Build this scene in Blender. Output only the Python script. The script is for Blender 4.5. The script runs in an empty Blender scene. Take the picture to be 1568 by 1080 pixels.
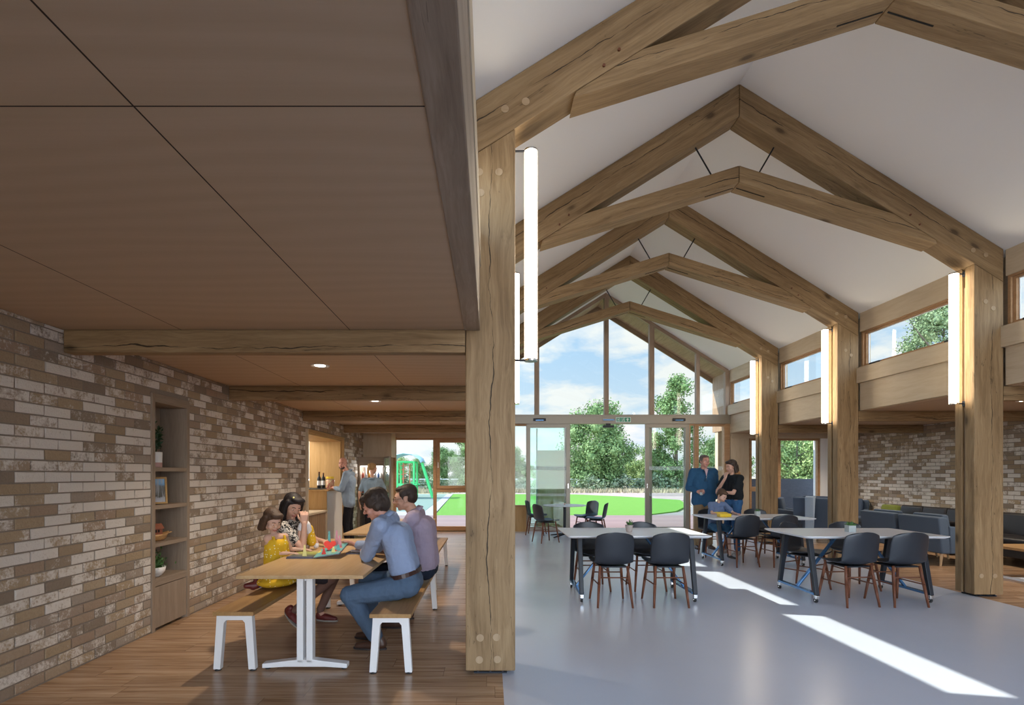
import bpy, bmesh, math, random
from math import pi, sin, cos, radians, sqrt
from mathutils import Vector, Matrix, Euler, noise
random.seed(7)
S = bpy.context.scene
COL = S.collection

# ------------------------------------------------------------------ camera
cd = bpy.data.cameras.new('camera'); cam = bpy.data.objects.new('camera', cd); COL.objects.link(cam)
cam.location = (0, 0, 1.45); cam.rotation_euler = (radians(90), 0, 0)
cd.sensor_width = 36; cd.lens = 806 / 1568 * 36
cd.shift_x = (784 - 750) / 1568; cd.shift_y = (727 - 540) / 1568
cd.clip_start = 0.05; cd.clip_end = 600
S.camera = cam
S.view_settings.view_transform = 'Standard'; S.view_settings.look = 'None'
S.view_settings.gamma = 1; S.view_settings.use_curve_mapping = False
S.view_settings.exposure = 0.9
S.cycles.use_denoising = True
S.cycles.max_bounces = 14; S.cycles.diffuse_bounces = 8; S.cycles.glossy_bounces = 4
S.cycles.transparent_max_bounces = 24; S.cycles.transmission_bounces = 6
S.cycles.sample_clamp_indirect = 8; S.cycles.caustics_reflective = False; S.cycles.caustics_refractive = False

# ------------------------------------------------------------------ node helper
class NT:
    def __init__(s, tree): s.t = tree
    def n(s, typ, ins=None, **kw):
        nd = s.t.nodes.new(typ)
        for k, v in kw.items(): setattr(nd, k, v)
        for k, v in (ins or {}).items():
            sk = nd.inputs[k]
            if isinstance(v, bpy.types.NodeSocket): s.t.links.new(v, sk)
            elif isinstance(v, tuple) and sk.type == 'RGBA' and len(v) == 3: sk.default_value = (*v, 1)
            else: sk.default_value = v
        return nd
    def math(s, op, a, b=0.0, c=None, clamp=False):
        d = {0: a, 1: b}
        if c is not None: d[2] = c
        return s.n('ShaderNodeMath', d, operation=op, use_clamp=clamp).outputs[0]
    def ramp(s, fac, stops, interp='LINEAR'):
        r = s.n('ShaderNodeValToRGB', {0: fac}); r.color_ramp.interpolation = interp
        e = r.color_ramp.elements
        while len(e) < len(stops): e.new(0.5)
        for i, (p, c) in enumerate(stops):
            e[i].position = p
            e[i].color = (*c, 1) if len(c) == 3 else c
        return r.outputs[0]
    def mix(s, f, a, b, mode='MIX'):
        m = s.n('ShaderNodeMix', data_type='RGBA', blend_type=mode)
        for k, v in ((0, f), (6, a), (7, b)):
            if isinstance(v, bpy.types.NodeSocket): s.t.links.new(v, m.inputs[k])
            else: m.inputs[k].default_value = (*v, 1) if isinstance(v, tuple) and len(v) == 3 else v
        return m.outputs[2]
    def noise(s, vec, scale, detail=4, rough=0.5, dist=0.0):
        return s.n('ShaderNodeTexNoise', {'Vector': vec, 'Scale': scale, 'Detail': detail, 'Roughness': rough, 'Distortion': dist})
    def scale(s, vec, x, y, z):
        return s.n('ShaderNodeVectorMath', {0: vec, 1: (x, y, z)}, operation='MULTIPLY').outputs[0]

# ------------------------------------------------------------------ sky and sun
SUN = Vector((-0.97, 0.20, 1.0)).normalized()
w = bpy.data.worlds.new('sky'); S.world = w; w.use_nodes = True
T = NT(w.node_tree); w.node_tree.nodes.clear()
tc = T.n('ShaderNodeTexCoord').outputs['Generated']
sep = T.n('ShaderNodeSeparateXYZ', {0: tc})
z = sep.outputs[2]
base = T.ramp(z, [(0.0, (0.88, 0.93, 1.0)), (0.10, (0.70, 0.85, 1.0)), (0.22, (0.52, 0.74, 1.0)), (0.4, (0.36, 0.58, 0.95)), (1.0, (0.30, 0.50, 0.90))])
proj = T.n('ShaderNodeVectorMath', {0: tc, 1: T.n('ShaderNodeCombineXYZ', {0: T.math('ADD', T.math('ABSOLUTE', z), 0.22), 1: T.math('ADD', T.math('ABSOLUTE', z), 0.22), 2: T.math('ADD', T.math('ABSOLUTE', z), 0.22)}).outputs[0]}, operation='DIVIDE').outputs[0]
cl = T.noise(T.scale(proj, 1.0, 1.0, 1.7), 2.3, 7, 0.58, 0.25).outputs[0]
low = T.ramp(z, [(0.0, (0.20,) * 3), (0.13, (0.10,) * 3), (0.3, (0.0,) * 3)])
clm = T.ramp(T.math('ADD', cl, low), [(0.53, (0, 0, 0)), (0.66, (1, 1, 1))])
skyc = T.mix(clm, base, (1.0, 1.0, 1.0))
# unseen sky behind, overhead and towards the sun boosted to light the room
dt = T.n('ShaderNodeVectorMath', {0: tc, 1: tuple(SUN)}, operation='DOT_PRODUCT').outputs['Value']
glow = T.math('MULTIPLY', T.math('POWER', T.math('MAXIMUM', dt, 0.0), 3.0), 4.5)
back = T.math('MULTIPLY', T.math('POWER', T.math('MAXIMUM', T.math('MULTIPLY', sep.outputs[1], -1.0), 0.0), 4.0), 9.5)
up = T.math('MULTIPLY', T.math('MAXIMUM', T.math('SUBTRACT', z, 0.38), 0.0), 2.2)
st = T.math('MULTIPLY', T.math('ADD', T.math('ADD', T.math('ADD', glow, back), up), 1.0), 0.54)
bg = T.n('ShaderNodeBackground', {0: skyc, 1: st})
T.n('ShaderNodeOutputWorld', {0: bg.outputs[0]})
sl = bpy.data.lights.new('sun', 'SUN'); so = bpy.data.objects.new('sun', sl); COL.objects.link(so)
sl.energy = 4.6; sl.angle = radians(0.6); sl.color = (1.0, 0.94, 0.85)
so.rotation_euler = (-SUN).to_track_quat('-Z', 'Y').to_euler(); so.location = (-20, 5, 25)

# ------------------------------------------------------------------ materials
def mat(name, col=(0.5, 0.5, 0.5), rough=0.5, metal=0.0, spec=0.5, **kw):
    m = bpy.data.materials.new(name); m.use_nodes = True
    b = m.node_tree.nodes['Principled BSDF']
    b.inputs['Base Color'].default_value = (*col, 1); b.inputs['Roughness'].default_value = rough
    b.inputs['Metallic'].default_value = metal; b.inputs['Specular IOR Level'].default_value = spec
    for k, v in kw.items(): b.inputs[k].default_value = v
    return m, NT(m.node_tree), b
def bump(T, b, h, strength=0.3, dist=0.01):
    bp = T.n('ShaderNodeBump', {'Height': h, 'Strength': strength, 'Distance': dist})
    T.t.links.new(bp.outputs[0], b.inputs['Normal'])
def L(T, a, b): T.t.links.new(a, b)
M = {}
def varied(name, col, rough=0.5, amt=0.12, sc=30, bmp=0.0, metal=0.0, spec=0.5):
    m, T, b = mat(name, col, rough, metal, spec)
    tc = T.n('ShaderNodeTexCoord').outputs['Object']
    n = T.noise(tc, sc, 5, 0.6).outputs[0]
    c = T.mix(n, tuple(max(0, x * (1 - amt)) for x in col), tuple(min(1, x * (1 + amt)) for x in col))
    L(T, c, b.inputs['Base Color'])
    if bmp: bump(T, b, n, bmp, 0.004)
    M[name] = m; return m
def wood(name, c_dark, c_mid, c_light, crack=0.0, knots=0.5, rough=0.6, gx=0.7, gs=9.0, bmp=0.25):
    """grain runs along the object's own X axis"""
    m, T, b = mat(name, c_mid, rough, spec=0.3)
    tc = T.n('ShaderNodeTexCoord').outputs['Object']
    rnd = T.n('ShaderNodeObjectInfo').outputs['Random']
    off = T.n('ShaderNodeCombineXYZ', {0: T.math('MULTIPLY', rnd, 37.0), 1: T.math('MULTIPLY', rnd, 11.0), 2: T.math('MULTIPLY', rnd, 23.0)}).outputs[0]
    v = T.n('ShaderNodeVectorMath', {0: tc, 1: off}, operation='ADD').outputs[0]
    warp = T.noise(T.scale(v, 0.8, 2.2, 2.2), 1.3, 3, 0.5).outputs[1]
    vw = T.n('ShaderNodeVectorMath', {0: v, 1: T.scale(warp, 0.0, 0.16, 0.16)}, operation='ADD').outputs[0]
    g1 = T.noise(T.scale(vw, gx, gs, gs), 1.6, 6, 0.62, 0.3).outputs[0]
    g2 = T.noise(T.scale(vw, gx * 2.2, gs * 9, gs * 9), 1.0, 4, 0.6).outputs[0]
    g = T.math('ADD', T.math('MULTIPLY', g1, 0.68), T.math('MULTIPLY', g2, 0.32))
    c = T.ramp(g, [(0.30, c_dark), (0.5, c_mid), (0.70, c_light)])
    big = T.noise(T.scale(v, 0.5, 1.5, 1.5), 1.1, 2, 0.5).outputs[0]
    c = T.mix(T.math('MULTIPLY', T.math('SUBTRACT', big, 0.35, clamp=True), 0.9, clamp=True), c, tuple(x * 0.72 for x in c_mid))
    h = g
    if knots:
        vo = T.n('ShaderNodeTexVoronoi', {'Vector': T.scale(vw, 1.3, 2.8, 2.8), 'Scale': 1.0}).outputs['Distance']
        k = T.ramp(vo, [(0.045, (1, 1, 1)), (0.10, (0.25,) * 3), (0.16, (0, 0, 0))])
        c = T.mix(T.math('MULTIPLY', k, knots), c, tuple(x * 0.35 for x in c_dark))
    if crack:
        cn = T.noise(T.scale(v, 0.30, 4.4, 4.4), 1.0, 5, 0.55, 0.12).outputs[0]
        wv = T.noise(T.scale(v, 1.1, 0.6, 0.6), 1.0, 2, 0.5).outputs[0]
        line = T.math('LESS_THAN', T.math('ABSOLUTE', T.math('SUBTRACT', cn, 0.5)), T.math('MULTIPLY', T.math('SUBTRACT', wv, 0.50, clamp=True), 0.018))
        c = T.mix(T.math('MULTIPLY', line, crack * 0.6), c, (0.06, 0.038, 0.02))
        # one long drying split along the middle of each timber
        so_ = T.n('ShaderNodeSeparateXYZ', {0: tc})
        xs = T.n('ShaderNodeCombineXYZ', {0: so_.outputs[0], 1: T.math('MULTIPLY', rnd, 51.0), 2: 0.0}).outputs[0]
        wob = T.noise(xs, 1.1, 4, 0.6).outputs[0]; wdt = T.noise(T.scale(xs, 1, 3, 1), 1.7, 3, 0.65).outputs[0]; jit = T.noise(T.scale(tc, 14, 40, 40), 1.0, 2, 0.5).outputs[0]
        cen = T.math('ADD', T.math('MULTIPLY', T.math('SUBTRACT', wob, 0.5), 0.16), T.math('MULTIPLY', T.math('SUBTRACT', rnd, 0.5), 0.09))
        cen = T.math('ADD', cen, T.math('MULTIPLY', T.math('SUBTRACT', jit, 0.5), 0.012))
        dd_ = T.math('ABSOLUTE', T.math('SUBTRACT', so_.outputs[2], cen))
        lw_ = T.math('MULTIPLY', T.math('SUBTRACT', wdt, 0.40, clamp=True), 0.022)
        main = T.math('LESS_THAN', dd_, lw_)
        line = T.math('MAXIMUM', line, main)
        c = T.mix(T.math('MULTIPLY', main, crack), c, (0.035, 0.022, 0.012))
        h = T.math('SUBTRACT', g, T.math('MULTIPLY', line, 2.0))
    L(T, c, b.inputs['Base Color']); bump(T, b, h, bmp, 0.006)
    M[name] = m; return m
wood('oak', (0.15, 0.09, 0.042), (0.285, 0.185, 0.092), (0.41, 0.285, 0.155), crack=0.95, knots=0.8, gs=11, bmp=0.4)
wood('peg_wood', (0.28, 0.19, 0.11), (0.40, 0.285, 0.17), (0.48, 0.35, 0.22), knots=0.0, gs=14, bmp=0.1)
wood('oak_grey', (0.19, 0.14, 0.10), (0.32, 0.245, 0.18), (0.44, 0.35, 0.27), crack=0.7, knots=0.8, gs=12)
wood('shelf_oak', (0.22, 0.165, 0.12), (0.31, 0.24, 0.18), (0.39, 0.31, 0.24), knots=0.15, gs=14, bmp=0.1)
wood('table_oak', (0.40, 0.25, 0.115), (0.52, 0.345, 0.175), (0.60, 0.42, 0.235), knots=0.0, gs=7, gx=0.5, rough=0.38, bmp=0.05)
wood('bench_oak', (0.28, 0.155, 0.06), (0.42, 0.245, 0.10), (0.52, 0.33, 0.15), knots=0.1, gs=8, gx=0.5, rough=0.4, bmp=0.08)
wood('golden_oak', (0.36, 0.21, 0.075), (0.46, 0.285, 0.115), (0.54, 0.35, 0.16), knots=0.0, gs=10, gx=0.35, rough=0.5, bmp=0.05)
wood('frame_wood', (0.30, 0.165, 0.08), (0.42, 0.245, 0.125), (0.50, 0.32, 0.18), knots=0.0, gs=12, bmp=0.05)
wood('pale_ply', (0.50, 0.39, 0.265), (0.58, 0.47, 0.335), (0.63, 0.53, 0.395), knots=0.0, gs=10, gx=1.2, rough=0.6, bmp=0.03)
wood('leg_wood', (0.09, 0.03, 0.016), (0.16, 0.058, 0.03), (0.22, 0.09, 0.05), knots=0.0, gs=30, gx=3, rough=0.45, bmp=0.05)
wood('beech_leg', (0.42, 0.25, 0.12), (0.55, 0.36, 0.19), (0.62, 0.44, 0.26), knots=0.0, gs=20, rough=0.45, bmp=0.05)
wood('cladding', (0.22, 0.14, 0.085), (0.34, 0.225, 0.14), (0.42, 0.30, 0.20), knots=0.3, gs=14)
varied('white_metal', (0.80, 0.80, 0.80), 0.35, 0.02)
varied('black_metal', (0.018, 0.021, 0.028), 0.45, 0.1, spec=0.3)
varied('sky_blue_steel', (0.07, 0.19, 0.38), 0.22, 0.1, metal=0.4)  # blue of the reflected sky put into the table rails' base colour
varied('chrome', (0.7, 0.7, 0.7), 0.2, 0.05, metal=1.0)
varied('dark_gap', (0.012, 0.010, 0.009), 0.9, 0.1)
varied('bronze_alu', (0.27, 0.235, 0.19), 0.45, 0.06, metal=0.35)
varied('rubber', (0.015, 0.015, 0.016), 0.6, 0.1)
varied('shell_plastic', (0.020, 0.025, 0.034), 0.42, 0.08)
varied('white_top', (0.72, 0.73, 0.76), 0.32, 0.02)
varied('white_paint', (0.80, 0.79, 0.77), 0.7, 0.02)
varied('ceramic', (0.82, 0.82, 0.80), 0.4, 0.03)
varied('soil', (0.05, 0.03, 0.02), 0.9, 0.4, 60)
varied('leaf_green', (0.07, 0.17, 0.045), 0.5, 0.4, 40)
varied('dark_leaf', (0.025, 0.065, 0.022), 0.45, 0.4, 40)
varied('pot_pink', (0.50, 0.30, 0.27), 0.6, 0.05)
varied('grey_fabric', (0.075, 0.105, 0.15), 0.9, 0.25, 220, 0.3)
varied('dark_leather', (0.016, 0.014, 0.015), 0.45, 0.3, 30, 0.1)
varied('green_fabric', (0.16, 0.19, 0.03), 0.9, 0.2, 150, 0.2)
varied('blue_throw', (0.36, 0.45, 0.55), 0.9, 0.2, 120, 0.3)
varied('blue_fabric', (0.07, 0.10, 0.15), 0.9, 0.25, 200, 0.2)

# plain painted sloping ceiling
m, T, b = mat('white_ceiling', (0.82, 0.81, 0.79), 0.85); M['white_ceiling'] = m
# plywood ceiling with panel seams
m, T, b = mat('ply_ceiling', (0.42, 0.27, 0.18), 0.6, spec=0.25); M['ply_ceiling'] = m
g = T.n('ShaderNodeNewGeometry').outputs['Position']
s3 = T.n('ShaderNodeSeparateXYZ', {0: g})
wx = T.noise(T.scale(g, 0.9, 2.2, 1.0), 1.2, 3, 0.5).outputs[0]
rings = T.n('ShaderNodeTexWave', {'Vector': T.scale(g, 0.55, 1.6, 1), 'Scale': 1.5, 'Distortion': 16.0, 'Detail': 2.0, 'Detail Scale': 0.45}, wave_type='BANDS', bands_direction='Y').outputs[1]
fine = T.noise(T.scale(g, 1.5, 60, 60), 1.0, 3, 0.6).outputs[0]
c = T.mix(T.math('MULTIPLY', rings, 0.38), (0.54, 0.40, 0.275), (0.43, 0.315, 0.20))
c = T.mix(T.math('MULTIPLY', fine, 0.35), c, (0.38, 0.275, 0.17))
cell = T.n('ShaderNodeTexWhiteNoise', {0: T.n('ShaderNodeCombineXYZ', {0: T.math('FLOOR', T.math('DIVIDE', T.math('ADD', s3.outputs[0], 1.015), 1.2225)), 1: T.math('FLOOR', T.math('DIVIDE', T.math('SUBTRACT', s3.outputs[1], 1.5), 2.43))}).outputs[0]}, noise_dimensions='2D').outputs[0]
c = T.mix(T.math('MULTIPLY', cell, 0.22), c, (0.52, 0.38, 0.26))
sx = T.math('ABSOLUTE', T.math('SUBTRACT', T.math('FRACT', T.math('ADD', T.math('DIVIDE', T.math('ADD', s3.outputs[0], 1.015), 1.2225), 0.5)), 0.5))
sy = T.math('ABSOLUTE', T.math('SUBTRACT', T.math('FRACT', T.math('ADD', T.math('DIVIDE', T.math('SUBTRACT', s3.outputs[1], 1.50), 2.43), 0.5)), 0.5))
seam = T.math('MAXIMUM', T.math('LESS_THAN', sx, 0.0024), T.math('LESS_THAN', sy, 0.0011))
c = T.mix(seam, c, (0.03, 0.018, 0.012)); L(T, c, b.inputs['Base Color'])
# wooden plank floor: planks run across the room (X)
m, T, b = mat('plank_floor', (0.3, 0.17, 0.09), 0.27, spec=0.5); M['plank_floor'] = m
g = T.n('ShaderNodeNewGeometry').outputs['Position']; s3 = T.n('ShaderNodeSeparateXYZ', {0: g})
row = T.math('FLOOR', T.math('DIVIDE', s3.outputs[1], 0.18))
ro = T.n('ShaderNodeTexWhiteNoise', {1: row}, noise_dimensions='1D').outputs[0]
px = T.math('DIVIDE', T.math('ADD', s3.outputs[0], T.math('MULTIPLY', ro, 9.0)), 1.25)
pid = T.n('ShaderNodeTexWhiteNoise', {0: T.n('ShaderNodeCombineXYZ', {0: T.math('FLOOR', px), 1: row}).outputs[0]}, noise_dimensions='2D').outputs[0]
gv = T.n('ShaderNodeVectorMath', {0: T.scale(g, 0.9, 16, 1), 1: T.n('ShaderNodeCombineXYZ', {0: T.math('MULTIPLY', pid, 40.0), 1: T.math('MULTIPLY', pid, 17.0)}).outputs[0]}, operation='ADD').outputs[0]
gr = T.noise(gv, 1.4, 6, 0.6, 0.5).outputs[0]
gr2 = T.noise(T.scale(g, 3.0, 120, 1), 1.0, 3, 0.6).outputs[0]
c = T.ramp(T.math('ADD', T.math('MULTIPLY', gr, 0.75), T.math('MULTIPLY', gr2, 0.25)), [(0.30, (0.19, 0.10, 0.052)), (0.48, (0.44, 0.275, 0.16)), (0.66, (0.62, 0.44, 0.29))])
c = T.mix(T.math('MULTIPLY', pid, 0.45), c, T.mix(0.6, c, (0.20, 0.11, 0.06)))
jy = T.math('ABSOLUTE', T.math('SUBTRACT', T.math('FRACT', T.math('ADD', T.math('DIVIDE', s3.outputs[1], 0.18), 0.5)), 0.5))
jx = T.math('ABSOLUTE', T.math('SUBTRACT', T.math('FRACT', T.math('ADD', px, 0.5)), 0.5))
jt = T.math('MAXIMUM', T.math('LESS_THAN', jy, 0.008), T.math('LESS_THAN', jx, 0.0014))
c = T.mix(T.math('MULTIPLY', jt, 0.6), c, (0.06, 0.03, 0.016)); L(T, c, b.inputs['Base Color'])
bump(T, b, gr, 0.06, 0.004)
# grey vinyl floor
m, T, b = mat('grey_vinyl', (0.40, 0.42, 0.48), 0.22, spec=0.5); M['grey_vinyl'] = m
g = T.n('ShaderNodeNewGeometry').outputs['Position']
n1 = T.noise(g, 0.8, 4, 0.6).outputs[0]; n2 = T.noise(g, 60, 3, 0.6).outputs[0]
c = T.mix(T.math('ADD', T.math('MULTIPLY', n1, 0.7), T.math('MULTIPLY', n2, 0.3)), (0.54, 0.58, 0.67), (0.61, 0.65, 0.74))
L(T, c, b.inputs['Base Color'])
L(T, T.math('ADD', 0.19, T.math('MULTIPLY', n1, 0.12)), b.inputs['Roughness']); bump(T, b, n2, 0.02, 0.002)
# brick: tint stored per brick, whitewash by noise
m, T, b = mat('brick', (0.3, 0.2, 0.13), 0.9, spec=0.2); M['brick'] = m
at = T.n('ShaderNodeAttribute', attribute_name='tint').outputs['Color']; sa = T.n('ShaderNodeSeparateColor', {0: at})
g = T.n('ShaderNodeNewGeometry').outputs['Position']
c = T.ramp(sa.outputs[0], [(0.0, (0.29, 0.24, 0.19)), (0.2, (0.38, 0.30, 0.225)), (0.45, (0.50, 0.375, 0.235)), (0.7, (0.53, 0.42, 0.29)), (0.85, (0.44, 0.32, 0.235)), (1.0, (0.47, 0.41, 0.345))])
n1 = T.noise(g, 9, 5, 0.65).outputs[0]; n2 = T.noise(g, 55, 5, 0.7).outputs[0]
c = T.mix(T.math('MULTIPLY', n2, 0.6), c, (0.21, 0.16, 0.115))
wm = T.math('ADD', T.math('MULTIPLY', n1, 1.0), T.math('MULTIPLY', sa.outputs[1], 0.95))
wm = T.math('ADD', wm, T.math('MULTIPLY', n2, 0.75))
wf = T.ramp(wm, [(0.55, (0, 0, 0)), (0.70, (1, 1, 1))])
wf = T.ramp(T.math('MULTIPLY', wm, 0.5), [(0.58, (0, 0, 0)), (0.69, (1, 1, 1))])
c = T.mix(T.math('MULTIPLY', wf, 0.9), c, (0.80, 0.755, 0.70))
L(T, c, b.inputs['Base Color']); bump(T, b, T.math('ADD', n1, T.math('MULTIPLY', n2, 1.5)), 0.8, 0.010)
varied('mortar', (0.27, 0.225, 0.18), 0.95, 0.25, 80, 0.4)
# glass: thin pane, sees through and reflects
def glassmat(name, tint, refl=1.0):
    m = bpy.data.materials.new(name); m.use_nodes = True; T = NT(m.node_tree); m.node_tree.nodes.clear()
    tr = T.n('ShaderNodeBsdfTransparent', {0: tint}); gl = T.n('ShaderNodeBsdfGlossy', {0: (1, 1, 1), 'Roughness': 0.02})
    fc = T.n('ShaderNodeLayerWeight', {'Blend': 0.5}).outputs['Facing']
    fr = T.math('ADD', T.math('MULTIPLY', T.math('POWER', fc, 5.0), 0.9), 0.012)
    mx = T.n('ShaderNodeMixShader', {0: T.math('MULTIPLY', fr, refl), 1: tr.outputs[0], 2: gl.outputs[0]})
    T.n('ShaderNodeOutputMaterial', {0: mx.outputs[0]}); M[name] = m
glassmat('glass', (0.95, 0.98, 0.97)); glassmat('green_glass', (0.72, 0.90, 0.86)); glassmat('cup_glass', (0.9, 0.92, 0.92))
m = bpy.data.materials.new('frosted_band'); m.use_nodes = True; T = NT(m.node_tree); m.node_tree.nodes.clear()
mx = T.n('ShaderNodeMixShader', {0: 0.20, 1: T.n('ShaderNodeBsdfTransparent').outputs[0], 2: T.n('ShaderNodeBsdfDiffuse', {0: (0.8, 0.9, 0.92)}).outputs[0]})
T.n('ShaderNodeOutputMaterial', {0: mx.outputs[0]}); M['frosted_band'] = m
def emit(name, col, s):
    m = bpy.data.materials.new(name); m.use_nodes = True; T = NT(m.node_tree); m.node_tree.nodes.clear()
    T.n('ShaderNodeOutputMaterial', {0: T.n('ShaderNodeEmission', {0: col, 1: s}).outputs[0]}); M[name] = m
emit('tube_glow', (1.0, 0.86, 0.66), 7.5)
emit('spot_glow', (1.0, 0.93, 0.8), 6.0)
emit('fridge_glow', (1.0, 0.97, 0.92), 3.0)

# ------------------------------------------------------------------ mesh builder
class MB:
    def __init__(s): s.v = []; s.f = []; s.mi = []
    def add(s, vs, fs, mi=0):
        o = len(s.v); s.v += [Vector(v) for v in vs]; s.f += [tuple(i + o for i in f) for f in fs]; s.mi += [mi] * len(fs); return s
    def box(s, x0, y0, z0, x1, y1, z1, mi=0):
        if x0 > x1: x0, x1 = x1, x0
        if y0 > y1: y0, y1 = y1, y0
        if z0 > z1: z0, z1 = z1, z0
        vs = [(x0, y0, z0), (x1, y0, z0), (x1, y1, z0), (x0, y1, z0), (x0, y0, z1), (x1, y0, z1), (x1, y1, z1), (x0, y1, z1)]
        return s.add(vs, [(3, 2, 1, 0), (4, 5, 6, 7), (0, 1, 5, 4), (1, 2, 6, 5), (2, 3, 7, 6), (3, 0, 4, 7)], mi)
    def cbox(s, c, d, mi=0): return s.box(c[0] - d[0] / 2, c[1] - d[1] / 2, c[2] - d[2] / 2, c[0] + d[0] / 2, c[1] + d[1] / 2, c[2] + d[2] / 2, mi)
    def prism(s, pts, axis, a, b, mi=0):
        """polygon pts (2-D) extruded along axis from a to b; axis 'x': pts=(y,z), 'y': pts=(x,z), 'z': pts=(x,y)"""
        def P(p, t): return {'x': (t, p[0], p[1]), 'y': (p[0], t, p[1]), 'z': (p[0], p[1], t)}[axis]
        n = len(pts); vs = [P(p, a) for p in pts] + [P(p, b) for p in pts]
        fs = [tuple(range(n)), tuple(range(2 * n - 1, n - 1, -1))] + [(i, i + n, (i + 1) % n + n, (i + 1) % n) for i in range(n)]
        return s.add(vs, fs, mi)
    def tube(s, p0, p1, r0, r1=None, n=12, mi=0, caps=True):
        p0, p1 = Vector(p0), Vector(p1); r1 = r0 if r1 is None else r1
        d = (p1 - p0).normalized(); a = d.orthogonal().normalized(); c = d.cross(a)
        vs = []
        for p, r in ((p0, r0), (p1, r1)):
            for i in range(n):
                t = 2 * pi * i / n; vs.append(p + (a * cos(t) + c * sin(t)) * r)
        fs = [(i, (i + 1) % n, (i + 1) % n + n, i + n) for i in range(n)]
        if caps: fs += [tuple(range(n - 1, -1, -1)), tuple(range(n, 2 * n))]
        return s.add(vs, fs, mi)
    def path(s, pts, r, n=8, mi=0):
        for i in range(len(pts) - 1): s.tube(pts[i], pts[i + 1], r, n=n, mi=mi)
        return s
    def bar(s, p0, p1, w, h, up=(0, 0, 1), mi=0, w1=None, h1=None):
        """rectangular bar from p0 to p1; w across, h along 'up'"""
        p0, p1 = Vector(p0), Vector(p1); d = (p1 - p0).normalized(); up = Vector(up)
        a = d.cross(up)
        if a.length < 1e-4: a = d.orthogonal()
        a.normalize(); u = a.cross(d).normalized(); w1 = w if w1 is None else w1; h1 = h if h1 is None else h1
        vs = [p0 + a * (sx * w / 2) + u * (sz * h / 2) for sx, sz in ((-1, -1), (1, -1), (1, 1), (-1, 1))] + \
             [p1 + a * (sx * w1 / 2) + u * (sz * h1 / 2) for sx, sz in ((-1, -1), (1, -1), (1, 1), (-1, 1))]
        return s.add(vs, [(3, 2, 1, 0), (4, 5, 6, 7), (0, 1, 5, 4), (1, 2, 6, 5), (2, 3, 7, 6), (3, 0, 4, 7)], mi)
    def lathe(s, prof, c=(0, 0, 0), n=24, mi=0, sx=1, sy=1):
        vs = []; c = Vector(c)
        for r, zz in prof:
            for i in range(n):
                t = 2 * pi * i / n; vs.append(c + Vector((r * cos(t) * sx, r * sin(t) * sy, zz)))
        fs = []
        for k in range(len(prof) - 1):
            for i in range(n): fs.append((k * n + i, k * n + (i + 1) % n, (k + 1) * n + (i + 1) % n, (k + 1) * n + i))
        fs += [tuple(range(n - 1, -1, -1)), tuple(range((len(prof) - 1) * n, len(prof) * n))]
        return s.add(vs, fs, mi)
    def ball(s, c, r, rot=None, n=12, mi=0):
        r = (r, r, r) if isinstance(r, (int, float)) else r; c = Vector(c); vs = []; fs = []
        rows = n // 2 + 1
        for j in range(1, rows):
            ph = pi * j / rows
            for i in range(n):
                t = 2 * pi * i / n; p = Vector((r[0] * sin(ph) * cos(t), r[1] * sin(ph) * sin(t), r[2] * cos(ph)))
                vs.append(c + (rot @ p if rot else p))
        top = Vector((0, 0, r[2])); bot = Vector((0, 0, -r[2]))
        vs += [c + (rot @ top if rot else top), c + (rot @ bot if rot else bot)]; a, bb = len(vs) - 2, len(vs) - 1
        for j in range(rows - 2):
            for i in range(n): fs.append((j * n + i, (j + 1) * n + i, (j + 1) * n + (i + 1) % n, j * n + (i + 1) % n))
        for i in range(n):
            fs.append((a, i, (i + 1) % n)); fs.append((bb, (rows - 2) * n + (i + 1) % n, (rows - 2) * n + i))
        return s.add(vs, fs, mi)
    def cap(s, p0, p1, r0, r1=None, n=12, mi=0):
        p0, p1 = Vector(p0), Vector(p1); r1 = r0 if r1 is None else r1
        s.ball(p0, r0, n=n, mi=mi); s.ball(p1, r1, n=n, mi=mi)
        if (p1 - p0).length > 1e-4: s.tube(p0, p1, r0, r1, n=n, mi=mi)
        return s
    def build(s, name, mats, parent=None, origin=None, rot=None, bevel=0.0, smooth=False, seg=2, sub=0, solid=0.0):
        """verts are given in the parent's space; origin/rot set the object's own frame (for the grain direction)"""
        o = Vector(origin) if origin is not None else Vector((0, 0, 0)); R = rot or Matrix.Identity(3); Ri = R.transposed()
        me = bpy.data.meshes.new(name); me.from_pydata([Ri @ (v - o) for v in s.v], [], s.f)
        ob = bpy.data.objects.new(name, me); COL.objects.link(ob)
        ob.location = o; ob.rotation_euler = R.to_euler()
        for m in (mats if isinstance(mats, (list, tuple)) else [mats]): me.materials.append(M[m] if isinstance(m, str) else m)
        if any(s.mi):
            for p, i in zip(me.polygons, s.mi): p.material_index = i
        bm = bmesh.new(); bm.from_mesh(me); bmesh.ops.recalc_face_normals(bm, faces=bm.faces)
        if bevel:
            bmesh.ops.bevel(bm, geom=[e for e in bm.edges if len(e.link_faces) == 2 and e.calc_face_angle(0) > 0.5], offset=bevel, segments=seg, profile=0.6, affect='EDGES', clamp_overlap=True)
        bm.to_mesh(me); bm.free()
        if smooth:
            for p in me.polygons: p.use_smooth = True
        if solid: md = ob.modifiers.new('thickness', 'SOLIDIFY'); md.thickness = solid; md.offset = -1
        if sub: md = ob.modifiers.new('smooth', 'SUBSURF'); md.levels = sub; md.render_levels = sub
        if parent: ob.parent = parent
        return ob
XtoY = Matrix.Rotation(pi / 2, 3, 'Z')       # local X -> world Y
XtoZ = Matrix.Rotation(-pi / 2, 3, 'Y')      # local X -> world Z
def slope(a): return Matrix.Rotation(-a, 3, 'Y')   # local X -> (cos a, 0, sin a)
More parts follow.
